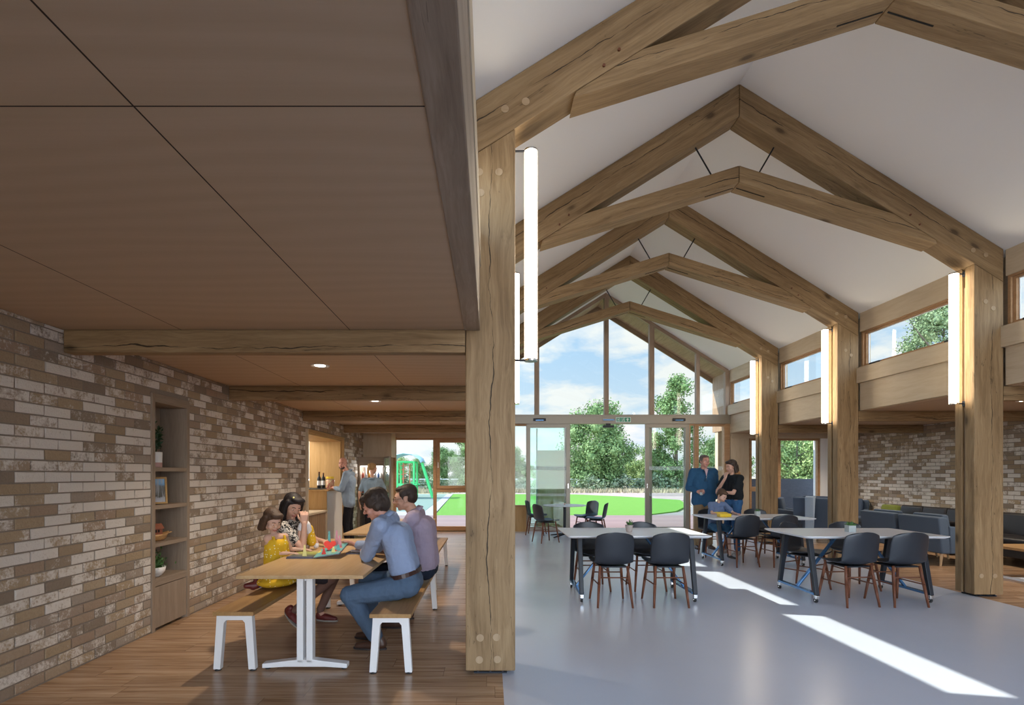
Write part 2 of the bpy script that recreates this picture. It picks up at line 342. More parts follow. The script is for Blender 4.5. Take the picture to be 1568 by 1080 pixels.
def tag(o, label=None, cat=None, group=None, kind=None):
    if label: o['label'] = label
    if cat: o['category'] = cat
    if group: o['group'] = group
    if kind: o['kind'] = kind
    return o
def thing(name, loc, label, cat, group=None, rz=0.0):
    o = bpy.data.objects.new(name, None); COL.objects.link(o); o.location = loc; o.rotation_euler = (0, 0, rz); o.empty_display_size = 0.1
    return tag(o, label, cat, group)
def struct(o, label=None): return tag(o, label, kind='structure')
def dup(root, loc, rz=None, label=None, group=None):
    c = root.copy(); COL.objects.link(c); c.location = loc
    if rz is not None: c.rotation_euler = (0, 0, rz)
    if label: c['label'] = label
    if group: c['group'] = group
    def rec(a, b):
        for ch in list(a.children):
            d = ch.copy(); COL.objects.link(d); d.parent = b; rec(ch, d)
    rec(root, c)
    return c
# ================================================================== THE BUILDING
XL, XR = -3.09, 9.15          # brick walls
YB, YE = -4.0, 13.4           # back of the room, end wall
ZC = 2.5                      # aisle ceiling
XM, ZR, K = 2.955, 6.08, 0.627
TY = [3.81, 6.23, 8.68, 11.10]
def roofz(x): return ZR - K * abs(x - XM)

# floors
b = MB(); b.box(-6.2, YB, -0.2, 0.091, YE + 0.02, 0); struct(b.build('floor', 'plank_floor'))
b = MB(); b.box(5.79, YB, -0.2, 9.6, YE + 0.02, 0); struct(b.build('floor', 'plank_floor'))
b = MB(); b.box(0.091, YB, -0.2, 5.79, YE + 0.02, 0); struct(b.build('floor', 'grey_vinyl'))
# aisle ceilings
b = MB(); b.box(XL - 0.3, YB, ZC, -0.10, YE + 0.1, ZC + 0.2); struct(b.build('ceiling', 'ply_ceiling'))
b = MB(); b.box(6.15, YB, ZC, XR + 0.3, YE + 0.1, ZC + 0.2); struct(b.build('ceiling', 'ply_ceiling'))
# sloping nave ceiling
for s in (-1, 1):
    xe = XM + s * 3.35
    b = MB(); b.prism([(XM, ZR), (xe, roofz(xe)), (xe, roofz(xe) + 0.3), (XM, ZR + 0.35)], 'y', YB, YE + 0.03); struct(b.build('ceiling', 'white_ceiling'))
    b = MB(); b.prism([(XM, ZR - 0.02), (xe, roofz(xe) - 0.02), (xe, roofz(xe) + 0.3), (XM, ZR + 0.35)], 'y', YE + 0.10, 14.45)
    struct(b.build('ceiling', 'cladding', rot=XtoY))

# brick walls -------------------------------------------------------
def brick_wall(name, X, face, y0, y1, zt, holes, y_phase, z_phase=1.4765 - 19 * 0.077):
    BL, BH = 0.2312, 0.077; rnd = random.Random(int(X * 10) + 5)
    vs, fs, cols = [], [], []
    def inhole(ya, yb, za, zb):
        for (h0, h1, hz0, hz1) in holes:
            if ya < h1 - 1e-4 and yb > h0 + 1e-4 and za < hz1 - 0.02 and zb > hz0 + 0.02: return (h0, h1)
        return None
    k = -1
    while True:
        z0 = z_phase + k * BH; z1 = z0 + BH - 0.011
        if z0 > zt: break
        off = y_phase + (BL / 2 if k % 2 else 0.0)
        j = math.floor((y0 - off) / BL) - 1
        while off + j * BL < y1:
            ya, yb = off + j * BL, off + j * BL + BL - 0.011
            j += 1
            ya, yb = max(ya, y0), min(yb, y1)
            segs = [(ya, yb)]
            for (h0, h1, hz0, hz1) in holes:
                if z0 < hz1 - 0.01 and z1 > hz0 + 0.01:
                    ns = []
                    for (a, c) in segs:
                        if c <= h0 or a >= h1: ns.append((a, c)); continue
                        if a < h0 - 0.02: ns.append((a, h0 - 0.004))
                        if c > h1 + 0.02: ns.append((h1 + 0.004, c))
                    segs = ns
            for (a, c) in segs:
                if c - a < 0.02: continue
                za, zb = max(z0, 0.0), min(z1, zt)
                if zb - za < 0.01: continue
                pr = rnd.uniform(-0.002, 0.003); ch = 0.003
                jt = lambda q=0.0028: rnd.uniform(-q, q)
                o = len(vs)
                for (yy, zz) in ((a, za), (c, za), (c, zb), (a, zb)): vs.append((X - face * 0.03, yy, zz))
                for (yy, zz, sy, sz) in ((a, za, 1, 1), (c, za, -1, 1), (c, zb, -1, -1), (a, zb, 1, -1)): vs.append((X + face * (pr - 0.0025 + jt(0.001)), yy + jt(), zz + jt(0.0018)))
                for (yy, zz, sy, sz) in ((a, za, 1, 1), (c, za, -1, 1), (c, zb, -1, -1), (a, zb, 1, -1)): vs.append((X + face * (pr + jt(0.0015)), yy + sy * ch + jt(), zz + sz * ch + jt(0.0015)))
                q = [(o + 8, o + 9, o + 10, o + 11)] + [(o + 4 + i, o + 4 + (i + 1) % 4, o + 8 + (i + 1) % 4, o + 8 + i) for i in range(4)] + [(o + i, o + (i + 1) % 4, o + 4 + (i + 1) % 4, o + 4 + i) for i in range(4)]
                fs += q; t = (rnd.random(), rnd.random() * (0.45 + 0.55 * math.exp(-((0.5 * (za + zb) - 1.35) / 0.75) ** 2)), rnd.random(), 1.0)
                cols += [t] * len(q)
        k += 1
    me = bpy.data.meshes.new(name); me.from_pydata(vs, [], fs)
    ca = me.color_attributes.new('tint', 'FLOAT_COLOR', 'CORNER')
    for p, t in zip(me.polygons, cols):
        for li in p.loop_indices: ca.data[li].color = t
    bm = bmesh.new(); bm.from_mesh(me); bmesh.ops.recalc_face_normals(bm, faces=bm.faces); bm.to_mesh(me); bm.free()
    ob = bpy.data.objects.new(name, me); COL.objects.link(ob); me.materials.append(M['brick'])
    return ob
NICHE = (4.80, 5.40, -1, 2.205); HATCH = (8.83, 11.10, -1, 2.235)
wl = struct(brick_wall('wall_left', XL, 1, YB, 12.86, ZC - 0.002, [NICHE, HATCH], 3.43))
b = MB()   # mortar bed behind the bricks, with the two openings
xb = XL - 0.007
for y0, y1, z0, z1 in ((YB, NICHE[0], 0, ZC), (NICHE[0], NICHE[1], 2.205, ZC), (NICHE[1], HATCH[0], 0, ZC), (HATCH[0], HATCH[1], 2.235, ZC), (HATCH[1], YE, 0, ZC)):
    b.box(xb - 0.28, y0, z0, xb, y1, z1)
o = b.build('mortar_bed', 'mortar'); o.parent = wl
wr = struct(brick_wall('wall_right', XR, -1, YB, YE, ZC - 0.002, [], 3.3))
b = MB(); b.box(XR + 0.007, YB, 0, XR + 0.28, YE, ZC); o = b.build('mortar_bed', 'mortar'); o.parent = wr

# end wall with its windows -----------------------------------------
b = MB()
b.box(XL - 0.3, YE, 0, -2.46, YE + 0.3, 2.75); b.box(-2.46, YE, 2.40, -0.12, YE + 0.3, 2.75); b.box(-2.46, YE, -0.05, -0.12, YE + 0.3, 0.02)
struct(b.build('wall_end', 'pale_ply'))
b = MB(); b.box(-2.36, YE - 0.012, 2.385, -0.2, YE, 2.5); struct(b.build('trim_1', 'pale_ply'))
b = MB(); b.box(-0.36, YE - 0.02, 0.0, 0.0, YE + 0.28, 2.9); struct(b.build('wall_end', 'pale_ply'))
b = MB()
b.box(6.13, YE, 0, 6.60, YE + 0.3, 2.75); b.box(6.60, YE, 2.40, 8.42, YE + 0.3, 2.75); b.box(6.60, YE, -0.05, 8.42, YE + 0.3, 0.02); struct(b.build('wall_end', 'pale_ply', rot=XtoZ))
b = MB(); b.box(8.42, YE, 0, XR + 0.3, YE + 0.3, 2.75); struct(b.build('wall_end', 'white_paint'))
b = MB(); b.box(6.16, YE - 0.02, 2.37, 8.62, YE, 2.5); struct(b.build('trim_2', 'pale_ply'))
# upper walls outside the aisles roofs are closed by the clerestory below
def frame_rect(b, x0, x1, z0, z1, y0, y1, t, axis='x'):
    """rectangular frame; axis x: lies in the XZ plane; axis y: x* are Y values and y* are X values"""
    for (a, c, d, e) in ((x0, x1, z0, z0 + t), (x0, x1, z1 - t, z1), (x0, x0 + t, z0 + t, z1 - t), (x1 - t, x1, z0 + t, z1 - t)):
        if axis == 'x': b.box(a, y0, d, c, y1, e)
        else: b.box(y0, a, d, y1, c, e)
wn = [0]
def window(label=None):
    wn[0] += 1; o = bpy.data.objects.new('window_%d' % wn[0], None); COL.objects.link(o); struct(o); return o
# left aisle window: fixed pane beside a casement over a fixed pane
wd = window()
b = MB(); frame_rect(b, -2.46, -0.30, 0.02, 2.40, YE + 0.02, YE + 0.12, 0.065); b.box(-1.445, YE + 0.02, 0.085, -1.36, YE + 0.12, 2.335); b.box(-1.36, YE + 0.02, 1.0, -0.365, YE + 0.12, 1.09)
b.box(-1.44, YE, 0.0, -0.36, YE + 0.1, 0.13); b.box(-2.44, YE, 0.0, -1.44, YE + 0.1, 0.13)
b.build('window_frame', 'frame_wood', wd, bevel=0.004)
b = MB(); frame_rect(b, -1.35, -0.56, 1.09, 2.34, YE + 0.0, YE + 0.09, 0.075); b.build('casement', 'frame_wood', wd, bevel=0.004)
b = MB(); frame_rect(b, -0.56, -0.36, 0.085, 2.34, YE + 0.02, YE + 0.11, 0.05); b.build('window_frame', 'frame_wood', wd)
b = MB(); b.box(-1.325, YE - 0.03, 1.62, -1.30, YE, 1.66); b.bar((-1.312, YE - 0.03, 1.64), (-1.312, YE - 0.03, 1.76), 0.02, 0.015, up=(0, 1, 0)); b.build('handle', 'white_metal', wd, bevel=0.003)
b = MB(); b.box(-2.40, YE + 0.06, 0.085, -1.445, YE + 0.066, 2.335); b.box(-1.28, YE + 0.05, 1.16, -0.63, YE + 0.056, 2.27); b.box(-1.36, YE + 0.06, 0.13, -0.56, YE + 0.066, 1.0); b.build('pane', 'glass', wd)
# right aisle window
wd = window()
b = MB(); frame_rect(b, 6.62, 8.42, 0.02, 2.38, YE + 0.02, YE + 0.12, 0.06); b.box(7.30, YE + 0.02, 0.08, 7.42, YE + 0.12, 2.32); b.box(6.68, YE + 0.02, 1.02, 7.30, YE + 0.12, 1.14)
b.build('window_frame', 'frame_wood', wd, bevel=0.004)
b = MB(); b.box(6.68, YE + 0.06, 0.08, 7.30, YE + 0.066, 2.32); b.box(7.42, YE + 0.06, 0.08, 8.36, YE + 0.066, 2.32); b.build('pane', 'glass', wd)

# clerestory: panels, sill bands and windows on both sides of the nave
bays = [(-0.8, 1.38), (1.64, 3.81), (4.07, 6.23), (6.49, 8.68), (8.94, 11.10), (11.36, YE)]
for side in (-1, 1):
    def X(d): return (6.08 + d) if side > 0 else (-0.10 - d)
    nm = 'wall_right' if side > 0 else 'wall_left'
    b = MB(); b.box(X(0.10), YB, 2.51, X(0.20), YE, 2.96); b.box(X(0.10), YB, 3.90, X(0.20), YE, 4.10); b.box(X(0.10), YB, 2.96, X(0.20), YE, 3.18); b.box(X(0.02), YB, 3.2, X(0.20), -0.8, 3.82)
    for ya, yb in zip([y[1] for y in bays[:-1]], [y[0] for y in bays[1:]]): b.box(X(0.10), ya, 3.16, X(0.20), yb, 3.92)
    for (ya, yb) in [(YB, 3.81)] + bays[2:]:
        b.box(X(0.02), ya + 0.005, 3.80, X(0.10), yb - 0.005, 4.13); b.box(X(0.02), ya + 0.005, 2.51, X(0.10), yb - 0.005, 2.96); b.box(X(0.06), ya + 0.005, 2.96, X(0.10), yb - 0.005, 3.215)
        if ya == YB: b.box(X(0.02), 1.38, 3.2, X(0.1), 1.64, 3.82)
    struct(b.build(nm, 'pale_ply', rot=XtoY))
    for (ya, yb) in bays:
        b = MB(); b.box(X(-0.035), ya - 0.02, 2.955, X(0.06), yb, 3.205); struct(b.build('trim_%d' % (3 if side > 0 else 4), 'pale_ply', rot=XtoY, bevel=0.003))
        wd = window()
        b = MB(); frame_rect(b, ya + 0.012, yb - 0.012, 3.20, 3.81, X(0.04), X(0.10), 0.035, 'y'); b.build('window_frame', 'frame_wood', wd, rot=XtoY)
        b = MB(); frame_rect(b, ya + 0.05, yb - 0.05, 3.225, 3.785, X(0.07), X(0.12), 0.032, 'y'); b.build('sash', 'frame_wood', wd, rot=XtoY)
        b = MB(); frame_rect(b, ya + 0.085, yb - 0.085, 3.255, 3.755, X(0.10), X(0.115), 0.01, 'y'); b.build('glazing_bead', 'white_metal', wd)
        b = MB(); b.box(X(0.105), ya + 0.08, 3.255, X(0.109), yb - 0.08, 3.755); b.build('pane', 'glass', wd)
        for t in (0.22, 0.86):
            yy = ya + (yb - ya) * t
            b = MB(); b.box(X(0.03), yy - 0.11, 3.222, X(0.075), yy + 0.11, 3.250); b.build('window_stay', 'black_metal', wd, bevel=0.004)
# oak wall plates under the left clerestory (dark underside towards the camera)
for (ya, yb) in [(YB, 3.81)] + [(t + 0.26, u) for t, u in zip(TY, TY[1:] + [YE])]:
    first = ya == YB
    b = MB(); b.box(-0.185, ya, 2.492, -0.071, yb, 2.945)
    o = b.build('wall_plate', 'oak_grey', origin=(-0.13, (ya + yb) / 2, 2.7), rot=XtoY, bevel=0.006)
    n = {True: 'grey weathered oak wall plate running overhead between the plywood ceiling and white roof'}.get(first, None)
    if first: tag(o, n, 'beam')
    else: tag(o, 'oak wall plate between nave posts behind the big left post', 'beam', 'oak wall plates hidden behind the big post')

# aisle cross beams
bl = ['nearest cross beam with a long dark crack under the left plywood ceiling', 'second cross beam under the left plywood ceiling, beyond the round downlight', 'third cross beam under the left plywood ceiling, above the serving hatch', 'fourth and farthest cross beam of the left ceiling, before the end window']
br = ['right aisle cross beam beside the nearest right post', 'right aisle cross beam behind the second right post', 'right aisle cross beam in line with the third right post', 'farthest right aisle cross beam, before the end window']
for i, t in enumerate(TY):
    b = MB(); b.box(XL + 0.004, t, ZC - 0.166, -0.178, t + 0.10, ZC)
    tag(b.build('ceiling_beam', 'oak', origin=(-1.6, t + 0.05, 2.42), rot=Matrix.Identity(3), bevel=0.006), bl[i], 'beam')
    yr = [4.9, 7.3, 9.75, 12.1][i] if False else t
    b = MB(); b.box(6.085, yr, ZC - 0.17, XR - 0.004, yr + 0.10, ZC)
    tag(b.build('ceiling_beam', 'oak', origin=(7.6, yr + 0.1, 2.41), bevel=0.006), [br[0], br[0], br[1], br[2], br[3]][i + 1] if i else 'right aisle cross beam beside the camera, out of the picture', 'beam')

# posts -------------------------------------------------------------
plab = {(-1, 0): 'huge cracked oak post standing in the middle of the picture', (1, 1): 'nearest of the right-hand oak posts, at the edge of the grey floor',
        (1, 2): 'second oak post on the right, behind the right white table', (1, 3): 'third and smallest oak post on the right, behind the standing woman'}
PX = {-1: (-0.175, 0.184), 1: (5.735, 6.08)}
def peg(b, x, y, zz, r=0.026): b.tube((x, y + 0.01, zz), (x, y - 0.004, zz), r, n=16)
for side in (-1, 1):
    for i, t in enumerate(TY):
        if (side, i) == (1, 0): continue
        x0, x1 = PX[side]
        lab = plab.get((side, i))
        p = thing('timber_post', ((x0 + x1) / 2, t + 0.13, 0), lab or 'oak post of the left row, hidden behind the big middle post', 'post', None if lab else 'oak posts behind the big middle post')
        cx, cy = (x0 + x1) / 2, t + 0.13
        def top(x): return roofz(x) - 0.386
        for (ya, yb) in ((t, t + 0.125), (t + 0.165, t + 0.26)):
            b = MB(); b.prism([(x0 - cx, 0.028), (x1 - cx, 0.028), (x1 - cx, top(x1) - 0.003), (x0 - cx, top(x0) - 0.003)], 'y', ya - cy, yb - cy)
            b.build('post_leaf', 'oak', p, origin=(0, 0, 2), rot=XtoZ, bevel=0.008)
        b = MB(); b.box(x0 - cx + 0.03, t + 0.12 - cy, 0.03, x1 - cx - 0.03, t + 0.17 - cy, min(top(x0), top(x1)) - 0.02); b.build('packer', 'oak_grey', p, origin=(0, 0, 2), rot=XtoZ)
        b = MB(); b.box(-0.12, -0.10, 0.0, 0.12, 0.10, 0.012)
        for xx in (-0.09, 0.0, 0.09): b.box(xx - 0.006, -0.11, 0.008, xx + 0.006, 0.08, 0.03)
        b.build('base_plate', 'black_metal', p)
        for (px_, pz) in (((-0.074, 0.268), (0.044, 0.272), (-0.08, 0.109), (0.05, 0.112), (0.062, 3.64), (-0.07, 3.49), (-0.08, 3.64)) if side < 0 else ((-0.09, 0.25), (0.07, 0.25), (-0.04, 3.5), (0.05, 3.42))):
            b = MB(); peg(b, px_, t - cy, pz, 0.027); b.build('peg', 'peg_wood', p, origin=(px_, 0, pz), rot=XtoZ)

# trusses -----------------------------------------------------------
tlab = ['nearest roof truss, cropped by the top of the picture', 'second roof truss with its peak and collar in full view', 'third roof truss, beyond the second', 'fourth and farthest roof truss before the glazed gable']
for i, t in enumerate(TY):
    p = thing('roof_truss', (XM, t + 0.125, 4.0), tlab[i], 'truss')
    y0, y1 = -0.125, 0.125
    for s in (-1, 1):
        xe = (6.08 - XM) if s > 0 else (XM + 0.10)
        ang = -s * math.atan(K)
        zl = lambda d, dz=0.0: ZR - 4.0 - K * d + dz
        b = MB(); b.prism([(s * 0.003, zl(0.003, -0.002)), (s * xe, zl(xe, -0.002)), (s * xe, zl(xe, -0.386)), (s * 0.003, zl(0.003, -0.386))], 'y', y0, y1)
        rf = b.build('rafter', 'oak', p, origin=(s * 1.6, 0, zl(1.6, -0.2)), rot=slope(ang), bevel=0.007)
        for (d, dz) in ((2.02, -0.29), (2.13, -0.335)):
            b = MB(); b.tube((s * d, y0 + 0.01, zl(d, dz)), (s * d, y0 - 0.012, zl(d, dz)), 0.011, n=10); b.build('bolt', 'leg_wood', p)
        for (d, dz) in ((xe - 0.02 - 0.19, -0.2), (xe - 0.36, -0.24)):
            b = MB(); peg(b, s * d, y0, zl(d, dz), 0.028); b.build('peg', 'peg_wood', p)
        cz = lambda d: 5.113 - 4 - 0.312 * d
        b = MB(); b.prism([(s * 0.003, cz(0)), (s * 1.842, cz(1.842)), (s * 2.33, 0.233 - 0.003), (s * 2.345, 0.187), (s * 0.003, cz(0) - 0.197)], 'y', y0 + 0.006, y1 - 0.012)
        b.build('collar', 'oak', p, origin=(s * 1.2, 0, cz(1.2) - 0.1), rot=slope(-s * math.atan(0.312)), bevel=0.005)
        b = MB(); b.tube((s * 0.475, 0, zl(0.475, -0.38)), (s * 0.25, 0, cz(0.25) - 0.02), 0.009, n=8); b.build('tie_rod', 'black_metal', p)
        b = MB(); b.bar((s * 0.02, 0.0, cz(0.02) - 0.196), (s * 0.36, 0.0, cz(0.36) - 0.196), 0.010, 0.010); b.build('slot_plate', 'dark_gap', p)

# tube lamps --------------------------------------------------------
def tube_light():
    r = thing('tube_light', (0, 0, 0), '', 'lamp')
    b = MB(); b.tube((0, 0, 0.0), (0, 0, 1.56), 0.048, n=24, caps=False); b.build('tube', 'tube_glow', r, smooth=True)
    for za in (-0.014, 1.558): b = MB(); b.tube((0, 0, za), (0, 0, za + 0.015), 0.050, n=24); b.build('end_cap', 'chrome', r)
    for zz in (-0.006, 1.565):
        b = MB(); b.tube((0, 0, zz), (0.13, 0.0, zz), 0.008, n=8); b.box(0.118, -0.018, zz - 0.03, 0.134, 0.018, zz + 0.03); b.build('bracket', 'black_metal', r)
    return r
tl = tube_light(); first = True
llab = {(-1, 0): 'long glowing tube light on the big middle post', (1, 1): 'glowing tube light on the nearest right-hand post, before the clerestory window',
        (1, 2): 'glowing tube light on the second right-hand post', (1, 3): 'glowing tube light on the third right-hand post, above the standing woman',
        (-1, 1): 'thin glowing strip of tube light just right of the big middle post'}
for side in (-1, 1):
    for i, t in enumerate(TY):
        if (side, i) in ((1, 0), (-1, 3), (-1, 2)): continue
        loc = (0.184 + 0.125, t + 0.145, 2.315) if side < 0 else (5.735 - 0.115, t + 0.145, 2.315)
        rz = pi if side < 0 else 0
        if first: o = tl; o.location = loc; o.rotation_euler = (0, 0, rz); first = False
        else: o = dup(tl, loc, rz)
        o['label'] = llab[(side, i)]

wood('mullion_wood', (0.24, 0.16, 0.11), (0.34, 0.245, 0.18), (0.42, 0.32, 0.245), knots=0.0, gs=12, bmp=0.05)
# gable glazing -----------------------------------------------------
def bx(name, m, parent, *boxes, bevel=0.003, rot=None):
    b = MB()
    for q in boxes: b.box(*q)
    return b.build(name, m, parent, bevel=bevel, rot=rot)
wd = window()
mull = [(-0.06, 0.06), (1.14, 1.26), (2.92, 3.03), (4.07, 4.19), (5.26, 5.35), (6.00, 6.12)]
for (a, c) in mull:
    b = MB(); zt = min(roofz(a), roofz(c)) - 0.01
    b.prism([(a, 2.93), (c, 2.93), (c, roofz(c) - 0.102), (a, roofz(a) - 0.102)] if not (a < XM < c) else [(a, 2.93), (c, 2.93), (c, roofz(c) - 0.102), (XM, ZR - 0.102), (a, roofz(a) - 0.102)], 'y', YE, YE + 0.12)
    b.build('mullion', 'mullion_wood', wd, origin=((a + c) / 2, YE, 4), rot=XtoZ)
for s in (-1, 1):
    b = MB(); xe = XM + s * 3.12; b.prism([(XM, ZR - 0.1), (xe, roofz(xe) - 0.1), (xe, roofz(xe)), (XM, ZR)], 'y', YE, YE + 0.12)
    b.build('raking_frame', 'mullion_wood', wd, origin=(XM, YE, 5), rot=slope(-s * math.atan(K)))
for (a, c) in zip(mull[:-1], mull[1:]):
    x0, x1 = a[1], c[0]; b = MB()
    b.prism([(x0, 2.95), (x1, 2.95), (x1, roofz(x1) - 0.05), (x0, roofz(x0) - 0.05)], 'y', YE + 0.05, YE + 0.056); b.build('pane', 'glass', wd)
# transom housing the door gear
t5 = bx('trim_5', 'bronze_alu', None, (-0.12, YE - 0.06, 2.74, 6.17, YE + 0.12, 2.965), (-0.12, YE - 0.075, 2.94, 6.17, YE - 0.05, 2.97)); struct(t5)
dn = [0]
def door():
    dn[0] += 1; o = bpy.data.objects.new('door_%d' % dn[0], None); COL.objects.link(o); struct(o); return o
# fixed side lights
wd = window()
b = MB(); frame_rect(b, -0.06, 0.98, 0.62, 2.74, YE, YE + 0.1, 0.05); frame_rect(b, 5.07, 5.255, 0.02, 2.74, YE, YE + 0.1, 0.04); frame_rect(b, 5.26, 6.06, 0.02, 2.74, YE, YE + 0.1, 0.06); b.box(5.96, YE - 0.03, 0, 6.10, YE + 0.12, 2.74)
b.build('window_frame', 'frame_wood', wd)
b = MB(); b.box(0, YE + 0.05, 0.66, 0.94, YE + 0.056, 2.7); b.box(5.11, YE + 0.05, 0.06, 5.215, YE + 0.056, 2.7); b.box(5.32, YE + 0.05, 0.06, 6.0, YE + 0.056, 2.7); b.build('pane', 'glass', wd)
b = MB(); b.box(5.32, YE + 0.044, 1.56, 6.0, YE + 0.049, 1.66); b.box(5.32, YE + 0.044, 0.90, 6.0, YE + 0.049, 0.97); b.build('frosted_strip', 'frosted_band', wd)
b = MB(); b.box(-0.10, YE - 0.01, 0.0, 0.96, YE + 0.1, 0.62); struct(b.build('trim_6', 'golden_oak', rot=XtoZ))
# fixed leaves behind and the sliding leaves parked in front of them
for (x0, x1, yy, n) in ((0.93, 2.04, YE - 0.03, 0), (3.95, 5.07, YE - 0.03, 1), (0.96, 1.98, YE + 0.06, 2), (4.08, 5.04, YE + 0.06, 3)):
    d = door(); tw = 0.10 if n < 2 else 0.07
    b = MB(); frame_rect(b, x0, x1, 0.02, 2.74, yy, yy + 0.05, tw); b.build('door_frame', 'bronze_alu', d, bevel=0.004)
    b = MB(); b.box(x0 + tw, yy + 0.02, 0.1, x1 - tw, yy + 0.026, 2.66); b.build('pane', 'glass' if n != 2 else 'green_glass', d)
    if n < 2:
        b = MB(); b.box(x0 + tw, yy + 0.012, 1.56, x1 - tw, yy + 0.018, 1.66); b.box(x0 + tw, yy + 0.012, 0.90, x1 - tw, yy + 0.018, 0.97); b.build('frosted_strip', 'frosted_band', d)
        b = MB(); hx = x1 - 0.05 if n == 0 else x0 + 0.05; b.box(hx - 0.012, yy - 0.012, 1.10, hx + 0.012, yy, 1.22); b.build('lock', 'chrome', d, bevel=0.003)
# motion sensors and exit sign on the transom
for k, (cx, zz, lab) in enumerate(((1.26, 2.84, 'black motion sensor on the transom above the left sliding door'), (4.79, 2.84, 'black motion sensor on the transom above the right sliding door'))):
    o = thing('motion_sensor', (cx, YE - 0.06, zz), lab, 'sensor')
    b = MB(); b.box(-0.16, -0.045, -0.035, 0.16, 0.0, 0.035); b.build('housing', 'black_metal', o, bevel=0.012)
    b = MB(); b.box(-0.10, -0.052, -0.028, 0.10, -0.044, -0.004); b.build('lens', 'sky_blue_steel', o, bevel=0.003)
o = thing('door_sensor', (3.0, YE - 0.06, 2.70), 'black door sensor hanging under the transom over the open doorway', 'sensor')
b = MB(); b.box(-0.14, -0.05, -0.06, 0.14, 0.05, -0.005); b.build('housing', 'black_metal', o, bevel=0.012)
b = MB(); b.box(-0.06, -0.03, -0.01, 0.06, 0.03, 0.045); b.build('mount', 'black_metal', o, bevel=0.004)
o = thing('door_plate', (3.0, YE - 0.06, 2.84), 'slim dark control strip on the transom beside the green exit sign', 'control')
b = MB(); b.box(-0.15, -0.02, -0.04, 0.16, 0.0, 0.045); b.build('housing', 'bronze_alu', o, bevel=0.006)
b = MB(); b.box(-0.13, -0.026, -0.018, 0.15, -0.019, 0.012); b.build('window_strip', 'sky_blue_steel', o)
varied('sign_green', (0.0, 0.22, 0.10), 0.4, 0.03); varied('sign_white', (0.75, 0.85, 0.78), 0.5, 0.02)
o = thing('exit_sign', (3.38, YE - 0.065, 2.84), 'green and white running man exit sign on the transom', 'sign')
b = MB(); b.box(-0.19, -0.016, -0.065, 0.19, 0.0, 0.065); b.build('sign_board', 'sign_white', o, bevel=0.003)
b = MB(); b.box(-0.175, -0.020, -0.052, -0.045, -0.015, 0.052); b.box(0.035, -0.020, -0.052, 0.175, -0.015, 0.052); b.box(-0.035, -0.020, -0.052, 0.022, -0.015, 0.052); b.build('green_field', 'sign_green', o)
b = MB()
b.box(-0.165, -0.024, 0.030, -0.085, -0.019, 0.040); b.box(-0.095, -0.024, -0.040, -0.085, -0.019, 0.040); b.box(-0.165, -0.024, -0.040, -0.085, -0.019, -0.030); b.box(-0.150, -0.024, -0.012, -0.11, -0.019, 0.012)
b.build('door_symbol', 'sign_white', o)
b = MB(); b.ball((0.0, -0.022, 0.036), (0.009, 0.004, 0.009)); b.bar((0.0, -0.022, 0.026), (-0.008, -0.022, -0.005), 0.005, 0.013, up=(1, 0, 0)); b.bar((-0.008, -0.022, -0.005), (-0.026, -0.022, -0.040), 0.005, 0.008, up=(1, 0, 0)); b.bar((-0.006, -0.022, -0.005), (0.010, -0.022, -0.022), 0.005, 0.008, up=(1, 0, 0)); b.bar((0.010, -0.022, -0.022), (0.006, -0.022, -0.042), 0.005, 0.007, up=(1, 0, 0)); b.bar((0, -0.022, 0.02), (0.018, -0.022, 0.006), 0.005, 0.006, up=(1, 0, 0)); b.bar((0, -0.022, 0.02), (-0.022, -0.022, 0.012), 0.005, 0.006, up=(1, 0, 0))
b.build('running_man', 'sign_white', o)
b = MB(); b.prism([(0.065, 0.0), (0.105, 0.042), (0.145, 0.0), (0.118, 0.0), (0.118, -0.042), (0.092, -0.042), (0.092, 0.0)], 'y', -0.024, -0.019); b.build('arrow', 'sign_white', o)

# back of the room (behind the photographer): framed openings, daylight comes in
b = MB(); b.box(-6.2, YB - 0.2, -0.2, XL + 0.6, YB, 2.7); b.box(XR - 0.5, YB - 0.2, -0.2, 9.6, YB, 2.7); b.box(-0.3, YB - 0.2, 0, 0.1, YB, 4.2); b.box(5.8, YB - 0.2, 0, 6.2, YB, 4.2)
struct(b.build('wall_back', 'pale_ply'))
b = MB(); b.prism([(XM - 2.1, 4.78), (XM + 2.1, 4.78), (XM, ZR + 0.02)], 'y', YB - 0.2, YB); struct(b.build('wall_back', 'white_paint'))  # unseen gable infill, added to keep bright back sky out of the glazing reflections

# outside cheek of the gable
b = MB(); b.box(6.10, YE + 0.3, 2.6, 6.35, 14.42, 4.12); struct(b.build('wall_outside', 'cladding', rot=XtoZ))
b = MB(); b.box(-0.35, YE + 0.3, 0, -0.12, 14.42, 4.12); struct(b.build('wall_outside', 'cladding', rot=XtoZ))
b = MB(); b.box(6.12, YE + 0.72, 0, 6.35, 14.30, 2.6); struct(b.build('wall_outside', 'pale_ply', rot=XtoZ))
for s in (-1, 1):
    b = MB(); xe = XM + s * 3.4; b.prism([(XM, ZR - 0.14), (xe, roofz(xe) - 0.14), (xe, roofz(xe) + 0.32), (XM, ZR + 0.36)], 'y', 14.45, 14.50)
    struct(b.build('trim_7', 'cladding', rot=slope(-s * math.atan(K))))

